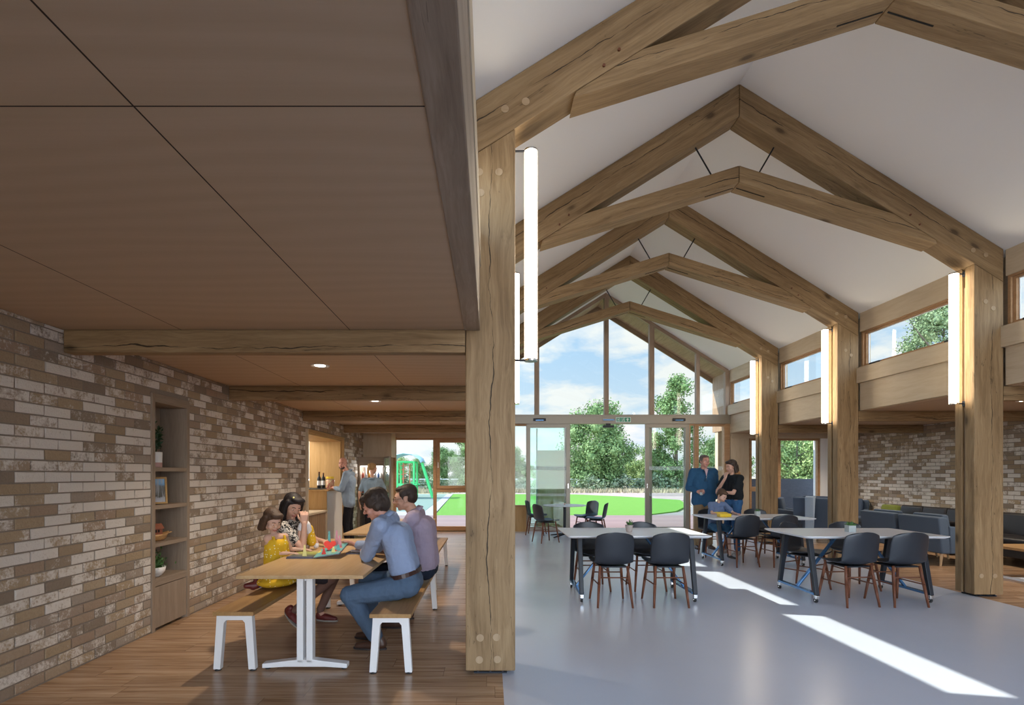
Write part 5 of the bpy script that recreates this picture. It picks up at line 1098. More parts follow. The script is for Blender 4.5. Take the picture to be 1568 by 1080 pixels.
def person(D):
    """D: joints in world coordinates and clothing"""
    s = D.get('s', 1.0); base = D['base']; r = thing('person', base, D['label'], 'person', D.get('group'))
    F = D['F'].normalized(); R = F.cross(V(0, 0, 1)).normalized()
    if 'R' in D: R = D['R'].normalized()
    pel, che, hd = D['pelvis'], D['chest'], D['head']; H = frame_from(D['face'], D.get('hup', V(0, 0, 1)))
    vox = D.get('vox', 0.007)
    sh = D.get('sh') or (che + R * 0.175 * s + V(0, 0, 0.075 * s), che - R * 0.175 * s + V(0, 0, 0.075 * s))     # right, left
    hip = D.get('hip') or (pel + R * 0.09 * s, pel - R * 0.09 * s)
    el = D['elbow']; wr = D['wrist']; kn = D['knee']; an = D['ankle']
    neck = (sh[0] + sh[1]) / 2 + V(0, 0, 0.025 * s) + (hd - che).normalized() * 0.0
    dk = 0.010 * s
    # ---- body, one continuous surface
    b = MB(); P = head(b, hd, H, s * D.get('hs', 1.0), s < 0.8)
    b.cap(neck - V(0, 0, 0.03 * s), P(0, -0.02, -0.06), 0.054 * s * D.get('nk', 1.0), 0.050 * s * D.get('nk', 1.0), n=14)
    tw = D.get('tw', 1.0)
    lean_torso(b, pel, che, R, 0.085 * s * tw, 0.105 * s, 0.098 * s * tw - dk, 0.100 * s * tw - dk, D.get('belly', 0) * s, F)
    b.cap(sh[0], sh[1], 0.052 * s, n=12); b.cap(sh[0], neck, 0.045 * s, 0.045 * s, n=12); b.cap(sh[1], neck, 0.045 * s, 0.045 * s, n=12)
    aw = D.get('aw', 1.0)
    for i in (0, 1):
        b.cap(sh[i], el[i], 0.050 * s * aw - dk * 0.6, 0.039 * s * aw - dk * 0.3, n=12); b.cap(el[i], wr[i], 0.040 * s * aw - dk * 0.3, 0.026 * s, n=12)
        hdir, hn, curl, side = D['hand'][i]; hand(b, wr[i], hdir, hn, s * D.get('hands', 1.0), curl, side)
        b.cap(hip[i], kn[i], 0.082 * s * tw - dk, 0.056 * s - dk, n=14); b.cap(kn[i], an[i], 0.052 * s - dk * 0.6, 0.036 * s - dk * 0.3, n=12)
    for i in (0, 1):
        if D.get('shoes'):
            he, to = D['shoes'][i][:2]; b.cap(an[i], he + (to - he) * 0.3 + V(0, 0, 0.035 * s), 0.034 * s - dk * 0.3, 0.030 * s, n=10); b.cap(he + (to - he) * 0.3 + V(0, 0, 0.035 * s), he + (to - he) * 0.7 + V(0, 0, 0.028 * s), 0.028 * s, 0.018 * s, n=10)
    fuse(b, 'body', D['skin'], r, base, vox * 0.8 if s > 0.8 else vox * 0.7, 3)
    face_parts(r, base, P, H, s * D.get('hs', 1.0), D.get('brow', 'hair_dark'), D.get('smile', 0.0), D.get('down', False))
    # ---- top
    if D.get('top'):
        ex = 0.014 * s; b = MB(); lean_torso(b, pel + (che - pel) * D.get('hem', 0.36 if D.get('belt') else 0.0), che, R, 0.085 * s * tw, 0.105 * s, 0.098 * s * tw, 0.100 * s * tw, D.get('belly', 0) * s, F, ex)
        b.cap(sh[0], sh[1], 0.058 * s + ex, n=12)
        b.cap(sh[0].lerp(neck, 0.5), sh[1].lerp(neck, 0.5), 0.056 * s + ex * 0.6, n=12)
        q = D.get('sleeve', 1.0)
        for i in (0, 1):
            sr = D.get('sr', 1.0)
            if q <= 0.5: b.cap(sh[i], sh[i].lerp(el[i], q * 1.6), 0.054 * s * aw * sr + ex, 0.050 * s * aw * sr + ex, n=12)
            else: b.cap(sh[i], el[i], 0.054 * s * aw + ex, 0.044 * s * aw + ex, n=12); b.cap(el[i], el[i].lerp(wr[i], (q - 0.5) * 2 * 0.9), 0.045 * s * aw + ex, (0.035 + 0.008 * aw) * s, n=12)
        fuse(b, 'shirt', D['top'], r, base, vox, 9, disp=0.014 * s)
        if D.get('collar'):
            b = MB(); cc = neck + V(0, 0, 0.012 * s); ax = (P(0, -0.02, -0.06) - cc).normalized(); a1 = ax.orthogonal().normalized(); a2 = ax.cross(a1)
            a1 = (F - ax * F.dot(ax)).normalized(); a2 = ax.cross(a1); vs = []
            for kx in range(21):
                t = 0.22 + (2 * pi - 0.44) * kx / 20; dd = a1 * cos(t) + a2 * sin(t); vs += [cc + dd * 0.066 * s + ax * 0.036 * s, cc + dd * 0.092 * s - ax * 0.006 * s]
            b.add([v - base for v in vs], [(2 * i, 2 * i + 1, 2 * i + 3, 2 * i + 2) for i in range(20)]); b.build('collar', D['collar'], r, smooth=True, solid=0.006)
    if D.get('bottom'):
        ex = 0.012 * s; b = MB(); q = D.get('leg', 1.0)
        xw = ex if D.get('belt') else 0.001; b.cap(pel + R * 0.085 * s * tw, pel - R * 0.085 * s * tw, 0.098 * s * tw + xw, n=14); b.cap(pel + (che - pel) * D.get('waist', 0.10) + R * 0.08 * s, pel + (che - pel) * D.get('waist', 0.10) - R * 0.08 * s, 0.094 * s * tw + xw, n=14)
        for i in (0, 1):
            if q <= 0.5: b.cap(hip[i], hip[i].lerp(kn[i], q * 2), 0.084 * s * tw + ex, 0.075 * s + ex, n=14)
            else:
                lw = D.get('lw', 1.0); b.cap(hip[i].lerp(kn[i], 0.12), kn[i], 0.084 * s * tw + xw, 0.058 * s * lw + ex, n=14); b.cap(kn[i], kn[i].lerp(an[i], (q - 0.5) * 2), 0.056 * s * lw + ex, 0.046 * s * lw + ex * 0.8, n=12)
        fuse(b, 'trousers' if q > 0.5 else 'shorts', D['bottom'], r, base, vox, 4, disp=0.012 * s)
    if D.get('belt'):
        up = (che - pel).normalized(); c0 = pel + up * 0.085 * s; b = MB(); vs = []; n = 28; fv = (F - up * F.dot(up)).normalized()
        for hh in (-0.017, 0.017):
            for i in range(n): t = 2 * pi * i / n; vs.append(c0 + up * hh + R * cos(t) * 0.205 * s * tw + fv * sin(t) * 0.124 * s * tw - base)
        b.add(vs, [(i, (i + 1) % n, (i + 1) % n + n, i + n) for i in range(n)]); b.build('belt', 'leather_belt', r, solid=0.003)
    for i in (0, 1):
        if D.get('shoes'): shoe(r, base, D['shoes'][i][0], D['shoes'][i][1], D.get('shoe_m', 'shoe_brown'), D.get('sole', 'sole_dark'), s * D.get('ss', 1.0), *(D['shoes'][i][2:]))
    if D.get('hair'):
        hsz = s * D.get('hs', 1.0); b = MB(); e = lambda c, rr: b.ball(P(*c), tuple(q * hsz for q in rr), rot=H, n=18)
        D['hair'](b, P, e, hsz); fuse(b, 'hair', D['hair_m'], r, base, 0.006, 2, disp=D.get('hd', 0.008) * s)
    return r, P, H
def short_hair(full=1.0, front=0.0):
    def f(b, P, e, s):
        e((0, -0.034, 0.058), (0.083, 0.096, 0.078 * full)); e((0, -0.060, 0.012), (0.078, 0.062, 0.075)); e((0, 0.026 + front, 0.092), (0.068, 0.062, 0.030))
        for x in (-1, 1): e((x * 0.062, 0.006, 0.046), (0.022, 0.040, 0.040)); e((x * 0.070, 0.014, 0.012), (0.010, 0.012, 0.028))
    return f
def shaggy(b, P, e, s):
    e((0, -0.030, 0.060), (0.092, 0.106, 0.086)); e((0, -0.062, 0.005), (0.086, 0.066, 0.090)); e((0, 0.050, 0.086), (0.070, 0.056, 0.036)); e((0, 0.085, 0.060), (0.052, 0.022, 0.026))
    for x in (-1, 1): e((x * 0.070, 0.000, 0.035), (0.024, 0.055, 0.055)); e((x * 0.074, -0.026, -0.020), (0.020, 0.035, 0.040))
    rn = random.Random(2)
    for _ in range(40):
        a = rn.random() * 6.28; u_ = 0.02 + rn.random() * 0.10; k_ = sqrt(max(0.05, 1 - ((u_ - 0.03) / 0.12) ** 2)); b.cap(P(0.086 * cos(a) * k_, -0.03 + 0.100 * sin(a) * k_, u_), P(0.092 * cos(a), -0.03 + 0.106 * sin(a), u_ - 0.045), 0.011 * s, 0.006 * s, n=6)
def build_glasses(par, base, P, H, s, hang=False, at=None):
    b = MB()
    for x in (-1, 1):
        n = 14; pts = [P(x * 0.032 + 0.022 * cos(2 * pi * i / n), 0.108, 0.003 + 0.016 * sin(2 * pi * i / n)) for i in range(n + 1)]; b.path(pts, 0.0017 * s, n=5)
        b.path([P(x * 0.054, 0.106, 0.006), P(x * 0.074, 0.06, 0.008), P(x * 0.080, 0.0, 0.004)], 0.0017 * s, n=5)
    b.path([P(-0.010, 0.110, 0.006), P(0.010, 0.110, 0.006)], 0.0017 * s, n=5); b.v = [v - base for v in b.v]; b.build('glasses', 'shoe_black', par)

# father in the blue shirt -------------------------------------------
sh = (V(-0.845, 4.53, 1.065), V(-0.87, 4.17, 1.045))
fe = (V(-1.02, 4.74, 0.80), V(-1.025, 4.40, 0.775)); fw = (V(-1.235, 4.86, 0.80), V(-1.10, 4.62, 0.775))
r1, P1, H1 = person(dict(label='nearest man on the right bench, in a light blue shirt and grey-blue jeans', base=V(-0.75, 4.35, 0), F=V(-1, 0.0, 0), skin='skin_rosy', vox=0.0065,
    pelvis=V(-0.67, 4.34, 0.565), chest=V(-0.765, 4.35, 0.94), head=V(-0.945, 4.35, 1.195), face=V(-0.88, 0.10, -0.42), sh=sh, elbow=fe, wrist=fw,
    hand=((V(-0.75, 0.35, 0.15), V(-0.2, -0.6, -0.8), 0.55, 1), (V(-0.2, 0.95, 0), V(0, 0, -1), 0.3, -1)), hip=(V(-0.70, 4.44, 0.545), V(-0.70, 4.23, 0.545)), knee=(V(-1.07, 4.60, 0.52), V(-1.120, 4.21, 0.485)), ankle=(V(-1.02, 4.62, 0.14), V(-0.945, 4.33, 0.13)),
    shoes=((V(-0.94, 4.62, 0.0), V(-1.20, 4.68, 0.0)), (V(-0.855, 4.36, 0.0), V(-1.135, 4.39, 0.0))), top='shirt_blue', collar='shirt_blue', sleeve=0.97, bottom='jeans_mid', belt=True, lw=1.15, tw=1.04, aw=1.05,
    hair=shaggy, hair_m='hair_dark', hd=0.012, down=True))
def beard(r, P, H, m, s=1.0, full=1.0):
    b = MB(); e = lambda c, rr: b.ball(P(*c), tuple(q * s for q in rr), rot=H, n=14)
    e((0, 0.050, -0.078), (0.040 * full, 0.038, 0.022)); e((0, 0.092, -0.043), (0.020, 0.008, 0.005)); [e((x * 0.042, 0.035, -0.055), (0.014, 0.036, 0.028)) for x in (-1, 1)]; fuse(b, 'beard', m, r, r.location.copy(), 0.005, 1)
hairm('shadow_beard', (0.30, 0.165, 0.125))
# man in lavender shirt -----------------------------------------------
r2, P2, H2 = person(dict(label='man with glasses in a lavender shirt, second on the right-hand bench', base=V(-0.72, 4.98, 0), F=V(-1, 0.05, 0), skin='skin_light', vox=0.0065,
    pelvis=V(-0.60, 4.98, 0.57), chest=V(-0.635, 4.98, 0.945), head=V(-0.80, 4.97, 1.225), face=V(-0.97, -0.12, -0.17), sh=(V(-0.70, 5.17, 1.06), V(-0.70, 4.80, 1.05)), elbow=(V(-0.92, 5.22, 0.79), V(-0.90, 4.83, 0.79)), wrist=(V(-1.12, 5.14, 0.765), V(-1.13, 4.98, 0.765)),
    hand=((V(-0.9, -0.3, 0), V(0, 0, -1), 0.4, 1), (V(-0.9, 0.3, 0), V(0, 0, -1), 0.4, -1)), hip=(V(-0.66, 5.08, 0.55), V(-0.66, 4.88, 0.55)), knee=(V(-1.06, 5.12, 0.52), V(-1.07, 4.86, 0.53)), ankle=(V(-0.84, 5.28, 0.14), V(-0.86, 4.98, 0.13)),
    shoes=((V(-0.76, 5.28, 0.0), V(-1.03, 5.32, 0.0)), (V(-0.78, 4.98, 0.0), V(-1.05, 5.0, 0.0))), top='shirt_lavender', collar='shirt_lavender', hem=0.14, sleeve=0.97, bottom='jeans_dark', tw=1.04, aw=1.05,
    hair=short_hair(1.0, -0.01), hair_m='hair_dark', hd=0.005, smile=0.003, nk=1.05))
build_glasses(r2, r2.location.copy(), P2, H2, 1.0)
# mother ----------------------------------------------------------------
def long_hair(b, P, e, s):
    e((0, -0.030, 0.062), (0.092, 0.106, 0.088)); e((0, -0.065, 0.0), (0.090, 0.064, 0.105)); e((-0.012, 0.045, 0.100), (0.072, 0.055, 0.032))
    for x in (-1, 1):
        b.cap(P(x * 0.074, 0.020, 0.060), P(x * 0.084, 0.014, -0.020), 0.026 * s, 0.026 * s, n=10); b.cap(P(x * 0.084, 0.014, -0.020), P(x * 0.074, 0.030, -0.115), 0.027 * s, 0.028 * s, n=10); b.cap(P(x * 0.074, 0.030, -0.115), P(x * 0.055, 0.050, -0.215), 0.028 * s, 0.014 * s, n=10)
    for x in (-0.05, 0, 0.05): b.cap(P(x, -0.08, 0.0), P(x, -0.085, -0.22), 0.045 * s, 0.030 * s, n=10)
mW = (V(-1.755, 4.98, 0.985), V(-1.66, 5.28, 0.775))
r3, P3, H3 = person(dict(label='smiling woman with long dark hair and floral top, hand raised to her chin', base=V(-1.88, 5.12, 0), F=V(0.95, -0.25, 0), skin='skin_light', s=0.94, vox=0.0065,
    pelvis=V(-1.90, 5.12, 0.56), chest=V(-1.90, 5.10, 0.85), head=V(-1.905, 5.08, 1.135), face=V(0.66, -0.66, -0.36), hup=V(0.22, 0, 1), sh=(V(-1.955, 4.94, 0.945), V(-1.875, 5.26, 0.95)), elbow=(V(-1.755, 4.95, 0.755), V(-1.80, 5.42, 0.78)), wrist=mW,
    hand=((V(-0.02, 0.05, 1), V(-0.3, 0.6, 0.2), 0.95, 1), (V(0.8, -0.5, 0), V(0, 0, -1), 0.4, -1)), hip=(V(-1.86, 5.03, 0.55), V(-1.86, 5.20, 0.55)), knee=(V(-1.485, 4.94, 0.475), V(-1.50, 5.12, 0.48)), ankle=(V(-1.86, 5.02, 0.155), V(-1.68, 5.22, 0.11)),
    shoes=((V(-1.965, 5.045, 0.135), V(-1.80, 4.96, 0.0), V(0.42, -0.22, 0.88).normalized()), (V(-1.73, 5.24, 0.0), V(-1.50, 5.20, 0.0))), shoe_m='shoe_red', sole='sole', top='floral_top', sleeve=0.34, bottom='skirt_dark', leg=0.42,
    hair=long_hair, hair_m='hair_black', hd=0.006, smile=0.005, down=True, nk=0.85, aw=0.9))
b = MB(); b.ball(P3(0.045, 0.045, 0.120), 0.010, n=10); b.v = [v - r3.location for v in b.v]; b.build('hair_clip', 'pop_yellow', r3)
cloth('tights', (0.17, 0.095, 0.075), fold=0.1)
b = MB()
for (h_, k_, a_) in ((V(-1.86, 5.03, 0.55), V(-1.485, 4.94, 0.475), V(-1.86, 5.02, 0.155)), (V(-1.86, 5.20, 0.55), V(-1.50, 5.12, 0.48), V(-1.68, 5.22, 0.11))): b.cap(h_, k_, 0.080, 0.056, n=14); b.cap(k_, a_, 0.053, 0.038, n=12)
fuse(b, 'tights', 'tights', r3, r3.location.copy(), 0.007, 3)
# little girl kneeling on the bench ----------------------------------------
def girl_hair(b, P, e, s):
    e((0, -0.028, 0.055), (0.090, 0.104, 0.084)); e((0, -0.060, -0.010), (0.092, 0.066, 0.090)); e((-0.01, 0.050, 0.088), (0.070, 0.052, 0.034))
    for x in (-1, 1): b.cap(P(x * 0.080, 0.0, 0.050), P(x * 0.084, -0.012, -0.085), 0.026 * s, 0.028 * s, n=10)
    for x in (-0.07, -0.03, 0.03, 0.07): b.cap(P(x, -0.066, -0.02), P(x * 1.15, -0.070, -0.110), 0.036 * s, 0.030 * s, n=10)
gS = 0.62
r4, P4, H4 = person(dict(label='little girl in a yellow dotted dress kneeling on the bench at the oak table', base=V(-1.90, 4.72, 0), F=V(0.78, -0.5, 0), skin='skin_child', s=gS, hs=1.36, vox=0.005, hands=0.95,
    pelvis=V(-1.915, 4.735, 0.62), chest=V(-1.905, 4.70, 0.82), head=V(-1.93, 4.675, 1.035), face=V(0.72, -0.62, -0.42), sh=(V(-1.962, 4.635, 0.888), V(-1.855, 4.765, 0.888)), smile=0.003,
    aw=0.9, elbow=(V(-1.935, 4.64, 0.755), V(-1.83, 4.84, 0.765)), wrist=(V(-1.80, 4.70, 0.748), V(-1.745, 4.90, 0.752)), hand=((V(1, 0.0, 0), V(0, 0, -1), 0.3, 1), (V(1, -0.1, 0), V(0, 0, -1), 0.3, -1)),
    hip=(V(-1.93, 4.70, 0.60), V(-1.88, 4.77, 0.60)), knee=(V(-1.86, 4.66, 0.485), V(-1.80, 4.76, 0.485)), ankle=(V(-2.03, 4.68, 0.475), V(-1.99, 4.79, 0.475)), hair=girl_hair, hair_m='hair_brown', hd=0.006, down=True, nk=0.8))
base4 = r4.location.copy()
b = MB(); Rg = V(-0.54, -0.84, 0)
lean_torso(b, V(-1.915, 4.735, 0.66), V(-1.903, 4.698, 0.812), Rg, 0.050, 0.050, 0.074, 0.070)
for t, rr in ((0.0, 0.080), (0.35, 0.098), (0.7, 0.118), (1.0, 0.150)):
    c0 = V(-1.915, 4.735, 0.66).lerp(V(-1.90, 4.715, 0.50), t)
    for s_ in (-1, 1): b.ball(c0 + Rg * s_ * 0.035, (rr, rr, 0.052), n=18)
for i in (0, 1):
    q = (V(-1.930, 4.645, 0.885), V(-1.870, 4.735, 0.885))[i]; b.cap(q + V(0.045, -0.02, -0.055), q + V(0.024, -0.008, 0.012), 0.015, 0.012, n=8); b.cap(q + V(0.024, -0.008, 0.012), q + V(-0.012, 0.02, 0.018), 0.012, 0.012, n=8); b.cap(q + V(-0.012, 0.02, 0.018), q + V(-0.035, 0.04, -0.05), 0.012, 0.016, n=8)
fuse(b, 'dress', 'dress_yellow', r4, base4, 0.006, 4, disp=0.014)
for (a_, c_, u_) in ((V(-1.99, 4.66, 0.478), V(-2.135, 4.60, 0.478), V(0, 0, 1)), (V(-1.97, 4.80, 0.478), V(-2.11, 4.78, 0.478), V(0, 0, 1))):
    b = MB(); b.cap(a_, a_.lerp(c_, 0.35), 0.026, 0.027, n=12); fuse(b, 'sock', 'sock_blue', r4, base4, 0.005, 2)
    b = MB(); d_ = (c_ - a_).normalized(); q = a_.lerp(c_, 0.42); b.cap(q, q + V(0, 0, -0.01) + d_ * 0.03, 0.034, 0.034, n=12); b.cap(q + V(0, 0, 0.012), q + V(0, 0, 0.035) - d_ * 0.01 + V(-0.02, 0, 0.012), 0.030, 0.022, n=12); b.cap(q + d_ * 0.02, q + d_ * 0.085 + V(0, 0, -0.002), 0.034, 0.024, n=12); fuse(b, 'shoe', 'shoe_red', r4, base4, 0.005, 2)
# doll held by the woman --------------------------------------------------
dl_ = thing('doll', (-1.77, 5.10, 0.78), 'small doll in a white top and yellow dress held against the long-haired woman', 'doll'); db = V(-1.77, 5.10, 0.78)
b = MB(); b.ball(V(-1.785, 5.03, 1.018), (0.034, 0.034, 0.036), n=14); b.cap(V(-1.785, 5.035, 1.0), V(-1.775, 5.06, 0.96), 0.018, n=8); b.cap(V(-1.765, 5.08, 0.96), V(-1.75, 5.12, 0.82), 0.034, 0.038, n=12); b.cap(V(-1.79, 5.01, 0.965), V(-1.80, 4.985, 0.90), 0.022, 0.019, n=8); b.cap(V(-1.80, 4.985, 0.90), V(-1.80, 4.965, 0.845), 0.018, 0.015, n=8)
b.cap(V(-1.745, 5.13, 0.82), V(-1.70, 5.15, 0.79), 0.026, 0.022, n=10); b.cap(V(-1.70, 5.15, 0.79), V(-1.69, 5.14, 0.755), 0.022, 0.018, n=8); fuse(b, 'body', 'skin_child', dl_, db, 0.005, 2)
b = MB(); b.ball(V(-1.787, 5.042, 1.026), (0.038, 0.034, 0.038), n=14); fuse(b, 'hair', 'hair_ombre', dl_, db, 0.005, 1)
b = MB(); b.cap(V(-1.785, 5.015, 0.972), V(-1.795, 4.995, 0.938), 0.031, 0.031, n=12); b.cap(V(-1.765, 5.06, 0.965), V(-1.755, 5.09, 0.91), 0.040, n=12); fuse(b, 'white_top', 'white_cotton', dl_, db, 0.005, 2)
b = MB(); b.cap(V(-1.745, 5.10, 0.93), V(-1.735, 5.12, 0.80), 0.034, 0.048, n=12); fuse(b, 'dress', 'dress_yellow', dl_, db, 0.005, 2)
b = MB(); b.cap(V(-1.70, 5.15, 0.772), V(-1.695, 5.14, 0.752), 0.026, n=10); fuse(b, 'sock', 'white_cotton', dl_, db, 0.005, 1)

# man at the serving hatch ---------------------------------------------------
r5, P5, H5 = person(dict(label='bald man in a blue-grey shirt standing at the serving hatch counter', base=V(-2.72, 10.12, 0), F=V(-0.95, -0.15, 0), skin='skin_rosy', s=0.98, vox=0.009,
    pelvis=V(-2.70, 10.12, 0.98), chest=V(-2.69, 10.13, 1.33), head=V(-2.82, 10.10, 1.655), face=V(-0.12, -0.98, -0.12), elbow=(V(-2.78, 10.36, 1.17), V(-2.78, 9.86, 1.17)), wrist=(V(-2.96, 10.28, 1.20), V(-2.98, 10.02, 1.20)),
    sh=(V(-2.71, 10.32, 1.455), V(-2.71, 9.94, 1.455)), hand=((V(-1, 0, -0.15), V(0, 0, -1), 0.4, 1), (V(-1, 0, -0.15), V(0, 0, -1), 0.4, -1)), knee=(V(-2.73, 10.22, 0.53), V(-2.74, 10.02, 0.53)), ankle=(V(-2.68, 10.24, 0.11), V(-2.70, 10.00, 0.11)),
    shoes=((V(-2.60, 10.24, 0), V(-2.87, 10.26, 0)), (V(-2.62, 10.0, 0), V(-2.89, 9.98, 0))), shoe_m='shoe_black', top='shirt_chambray', collar='shirt_chambray', hem=-0.22, sleeve=0.9, bottom='trousers_black', belly=0.03, tw=1.02,
    hair=lambda b, P, e, s: (e((0, -0.064, 0.005), (0.070, 0.048, 0.045)), [e((x * 0.066, -0.02, 0.008), (0.014, 0.035, 0.028)) for x in (-1, 1)]), hair_m='stubble', hd=0.0))
b = MB(); e5 = lambda c, rr: b.ball(P5(*c), rr, rot=H5, n=14)
e5((0, 0.060, -0.082), (0.040, 0.040, 0.024)); e5((0, 0.088, -0.045), (0.024, 0.014, 0.006)); [e5((x * 0.040, 0.05, -0.066), (0.014, 0.035, 0.024)) for x in (-1, 1)]; fuse(b, 'beard', 'hair_grey_brown', r5, r5.location.copy(), 0.006, 1)
# woman at the fridge ---------------------------------------------------------
def pony(b, P, e, s):
    e((0, -0.026, 0.056), (0.082, 0.100, 0.078)); e((0, -0.055, 0.02), (0.078, 0.060, 0.060)); b.cap(P(0, -0.11, 0.085), P(0, -0.150, 0.06), 0.020 * s, 0.030 * s, n=10); b.cap(P(0, -0.150, 0.06), P(0.0, -0.150, -0.13), 0.032 * s, 0.026 * s, n=10); b.cap(P(0, -0.150, -0.13), P(0.01, -0.135, -0.23), 0.026 * s, 0.008 * s, n=8)
r6, P6, H6 = person(dict(label='woman with a long blonde ponytail in a grey-blue top facing the drinks fridge', base=V(-2.46, 11.0, 0), F=V(-0.05, 1, 0), skin='skin_light', s=0.93, vox=0.009,
    pelvis=V(-2.46, 11.0, 0.93), chest=V(-2.46, 11.0, 1.25), head=V(-2.45, 11.03, 1.57), face=V(0.45, 0.9, -0.2), elbow=(V(-2.20, 11.08, 1.08), V(-2.71, 10.96, 1.07)), wrist=(V(-2.24, 11.30, 1.10), V(-2.72, 11.04, 0.85)),
    hand=((V(0, 1, 0), V(-1, 0, 0), 0.4, 1), (V(0, 0.1, -1), V(1, 0, 0), 0.4, 1)), knee=(V(-2.38, 11.0, 0.50), V(-2.54, 10.98, 0.50)), ankle=(V(-2.37, 10.96, 0.10), V(-2.55, 10.96, 0.10)),
    shoes=((V(-2.37, 10.89, 0), V(-2.37, 11.14, 0)), (V(-2.55, 10.89, 0), V(-2.55, 11.14, 0))), shoe_m='shoe_black', top='polo_grey_blue', collar='polo_grey_blue', hem=-0.2, sleeve=0.45, bottom='trousers_black', aw=0.95, hair=pony, hair_m='hair_blonde', hd=0.004, nk=0.85))
# man in the blue pullover -----------------------------------------------------
r7, P7, H7 = person(dict(label='tall man in a dark blue zip pullover holding a cup by the glass doors', base=V(4.19, 10.3, 0), F=V(-0.05, -1, 0), skin='skin_rosy', s=1.03, vox=0.009,
    pelvis=V(4.19, 10.33, 1.0), chest=V(4.19, 10.32, 1.39), head=V(4.185, 10.25, 1.705), face=V(0.15, -0.98, -0.05), sh=(V(3.985, 10.32, 1.505), V(4.395, 10.32, 1.505)), elbow=(V(3.91, 10.36, 1.19), V(4.47, 10.40, 1.18)), wrist=(V(4.00, 10.12, 1.12), V(4.45, 10.24, 0.97)),
    hand=((V(0.25, -0.95, 0.05), V(0.9, 0.2, 0), 0.75, -1), (V(0, -0.25, -1), V(-0.9, 0, 0), 0.4, 1)), knee=(V(4.09, 10.30, 0.54), V(4.29, 10.30, 0.54)), ankle=(V(4.07, 10.34, 0.11), V(4.31, 10.34, 0.11)),
    shoes=((V(4.07, 10.42, 0), V(4.03, 10.14, 0)), (V(4.32, 10.42, 0), V(4.34, 10.14, 0))), top='fleece_blue', collar='fleece_blue', hem=-0.17, sleeve=0.97, bottom='khaki', belly=0.05, tw=1.14, aw=1.12, lw=1.25, nk=1.1, hair=short_hair(0.92, -0.012), hair_m='hair_grey_brown', hd=0.003, brow='hair_grey_brown'))
bs7 = r7.location.copy()
b = MB(); nk = V(4.19, 10.235, 1.50); b.prism([(-0.035, 0.06), (0.035, 0.06), (0.0, -0.085)], 'y', -0.004, 0.004); b.v = [v + V(4.186, 10.172, 1.50) - bs7 for v in b.v]; b.build('shirt_front', 'shirt_pink', r7)
b = MB(); b.box(-0.004, -0.006, -0.11, 0.004, 0.0, -0.02); b.v = [v + V(4.186, 10.172, 1.44) - bs7 for v in b.v]; b.build('zip', 'chrome', r7)
b = MB()
for x in (-1, 1): pts = [V(4.178 + x * 0.018 + 0.014 * cos(2 * pi * i / 12), 10.165, 1.325 + 0.012 * sin(2 * pi * i / 12)) - bs7 for i in range(13)]; b.path(pts, 0.002, n=5)
b.path([V(4.155, 10.165, 1.335) - bs7, V(4.17, 10.175, 1.39) - bs7, V(4.186, 10.18, 1.42) - bs7], 0.002, n=5); b.build('hanging_glasses', 'shoe_black', r7)
o = thing('cup', (4.035, 10.035, 1.055), 'clear plastic cup in the hand of the man in the blue pullover', 'cup'); b = MB(); b.lathe([(0.028, 0), (0.031, 0.002), (0.038, 0.11), (0.036, 0.11), (0.030, 0.006)], n=20); b.build('cup_wall', 'cup_glass', o, smooth=True); b = MB(); b.lathe([(0.026, 0.004), (0.033, 0.055), (0.001, 0.056)], n=18); b.build('drink', 'ceramic', o)
# standing woman in black ----------------------------------------------------------
def ombre(b, P, e, s):
    e((0, -0.030, 0.056), (0.088, 0.102, 0.084)); e((0, -0.070, -0.01), (0.088, 0.060, 0.10)); e((0, 0.045, 0.095), (0.068, 0.05, 0.030))
    for x in (-1, 1): b.cap(P(x * 0.076, -0.005, 0.050), P(x * 0.080, -0.035, -0.12), 0.026 * s, 0.034 * s, n=10)
    for x in (-0.05, 0, 0.05): b.cap(P(x, -0.075, 0.0), P(x, -0.075, -0.15), 0.045 * s, 0.040 * s, n=10)
r8, P8, H8 = person(dict(label='standing woman in a black top and blue jeans, hand at her chin', base=V(4.44, 9.62, 0), F=V(-0.9, -0.42, 0), skin='skin_light', s=0.95, vox=0.009,
    pelvis=V(4.46, 9.62, 0.95), chest=V(4.45, 9.62, 1.27), head=V(4.40, 9.60, 1.592), face=V(-0.93, -0.30, -0.20), sh=(V(4.37, 9.78, 1.385), V(4.49, 9.44, 1.385)), elbow=(V(4.21, 9.72, 1.16), V(4.33, 9.36, 1.12)), wrist=(V(4.265, 9.535, 1.385), V(4.17, 9.53, 1.135)),
    hand=((V(0.25, 0.12, 1), V(0.8, 0.3, 0), 1.0, 1), (V(-0.3, 0.9, 0.05), V(0.9, 0.3, 0), 0.5, 1)), knee=(V(4.39, 9.72, 0.52), V(4.45, 9.54, 0.52)), ankle=(V(4.38, 9.74, 0.11), V(4.47, 9.50, 0.11)),
    shoes=((V(4.44, 9.78, 0), V(4.22, 9.66, 0)), (V(4.53, 9.52, 0), V(4.32, 9.40, 0))), shoe_m='shoe_grey', sole='sole', top='tee_black', sleeve=0.40, bottom='jeans_blue', hem=0.34, waist=0.36, sr=1.15, hair=ombre, hair_m='hair_dark', hd=0.006, nk=0.85, aw=0.95))
b = MB(); e8 = MB()
for x in (-0.085, -0.045, 0.0, 0.045, 0.085): e8.cap(P8(x, -0.070, -0.14), P8(x * 1.15, -0.080, -0.27), 0.036, 0.022, n=10)
for x in (-1, 1): e8.cap(P8(x * 0.080, -0.035, -0.13), P8(x * 0.085, -0.03, -0.26), 0.034, 0.018, n=10)
fuse(e8, 'hair_ends', 'hair_ombre', r8, r8.location.copy(), 0.006, 2, disp=0.008)
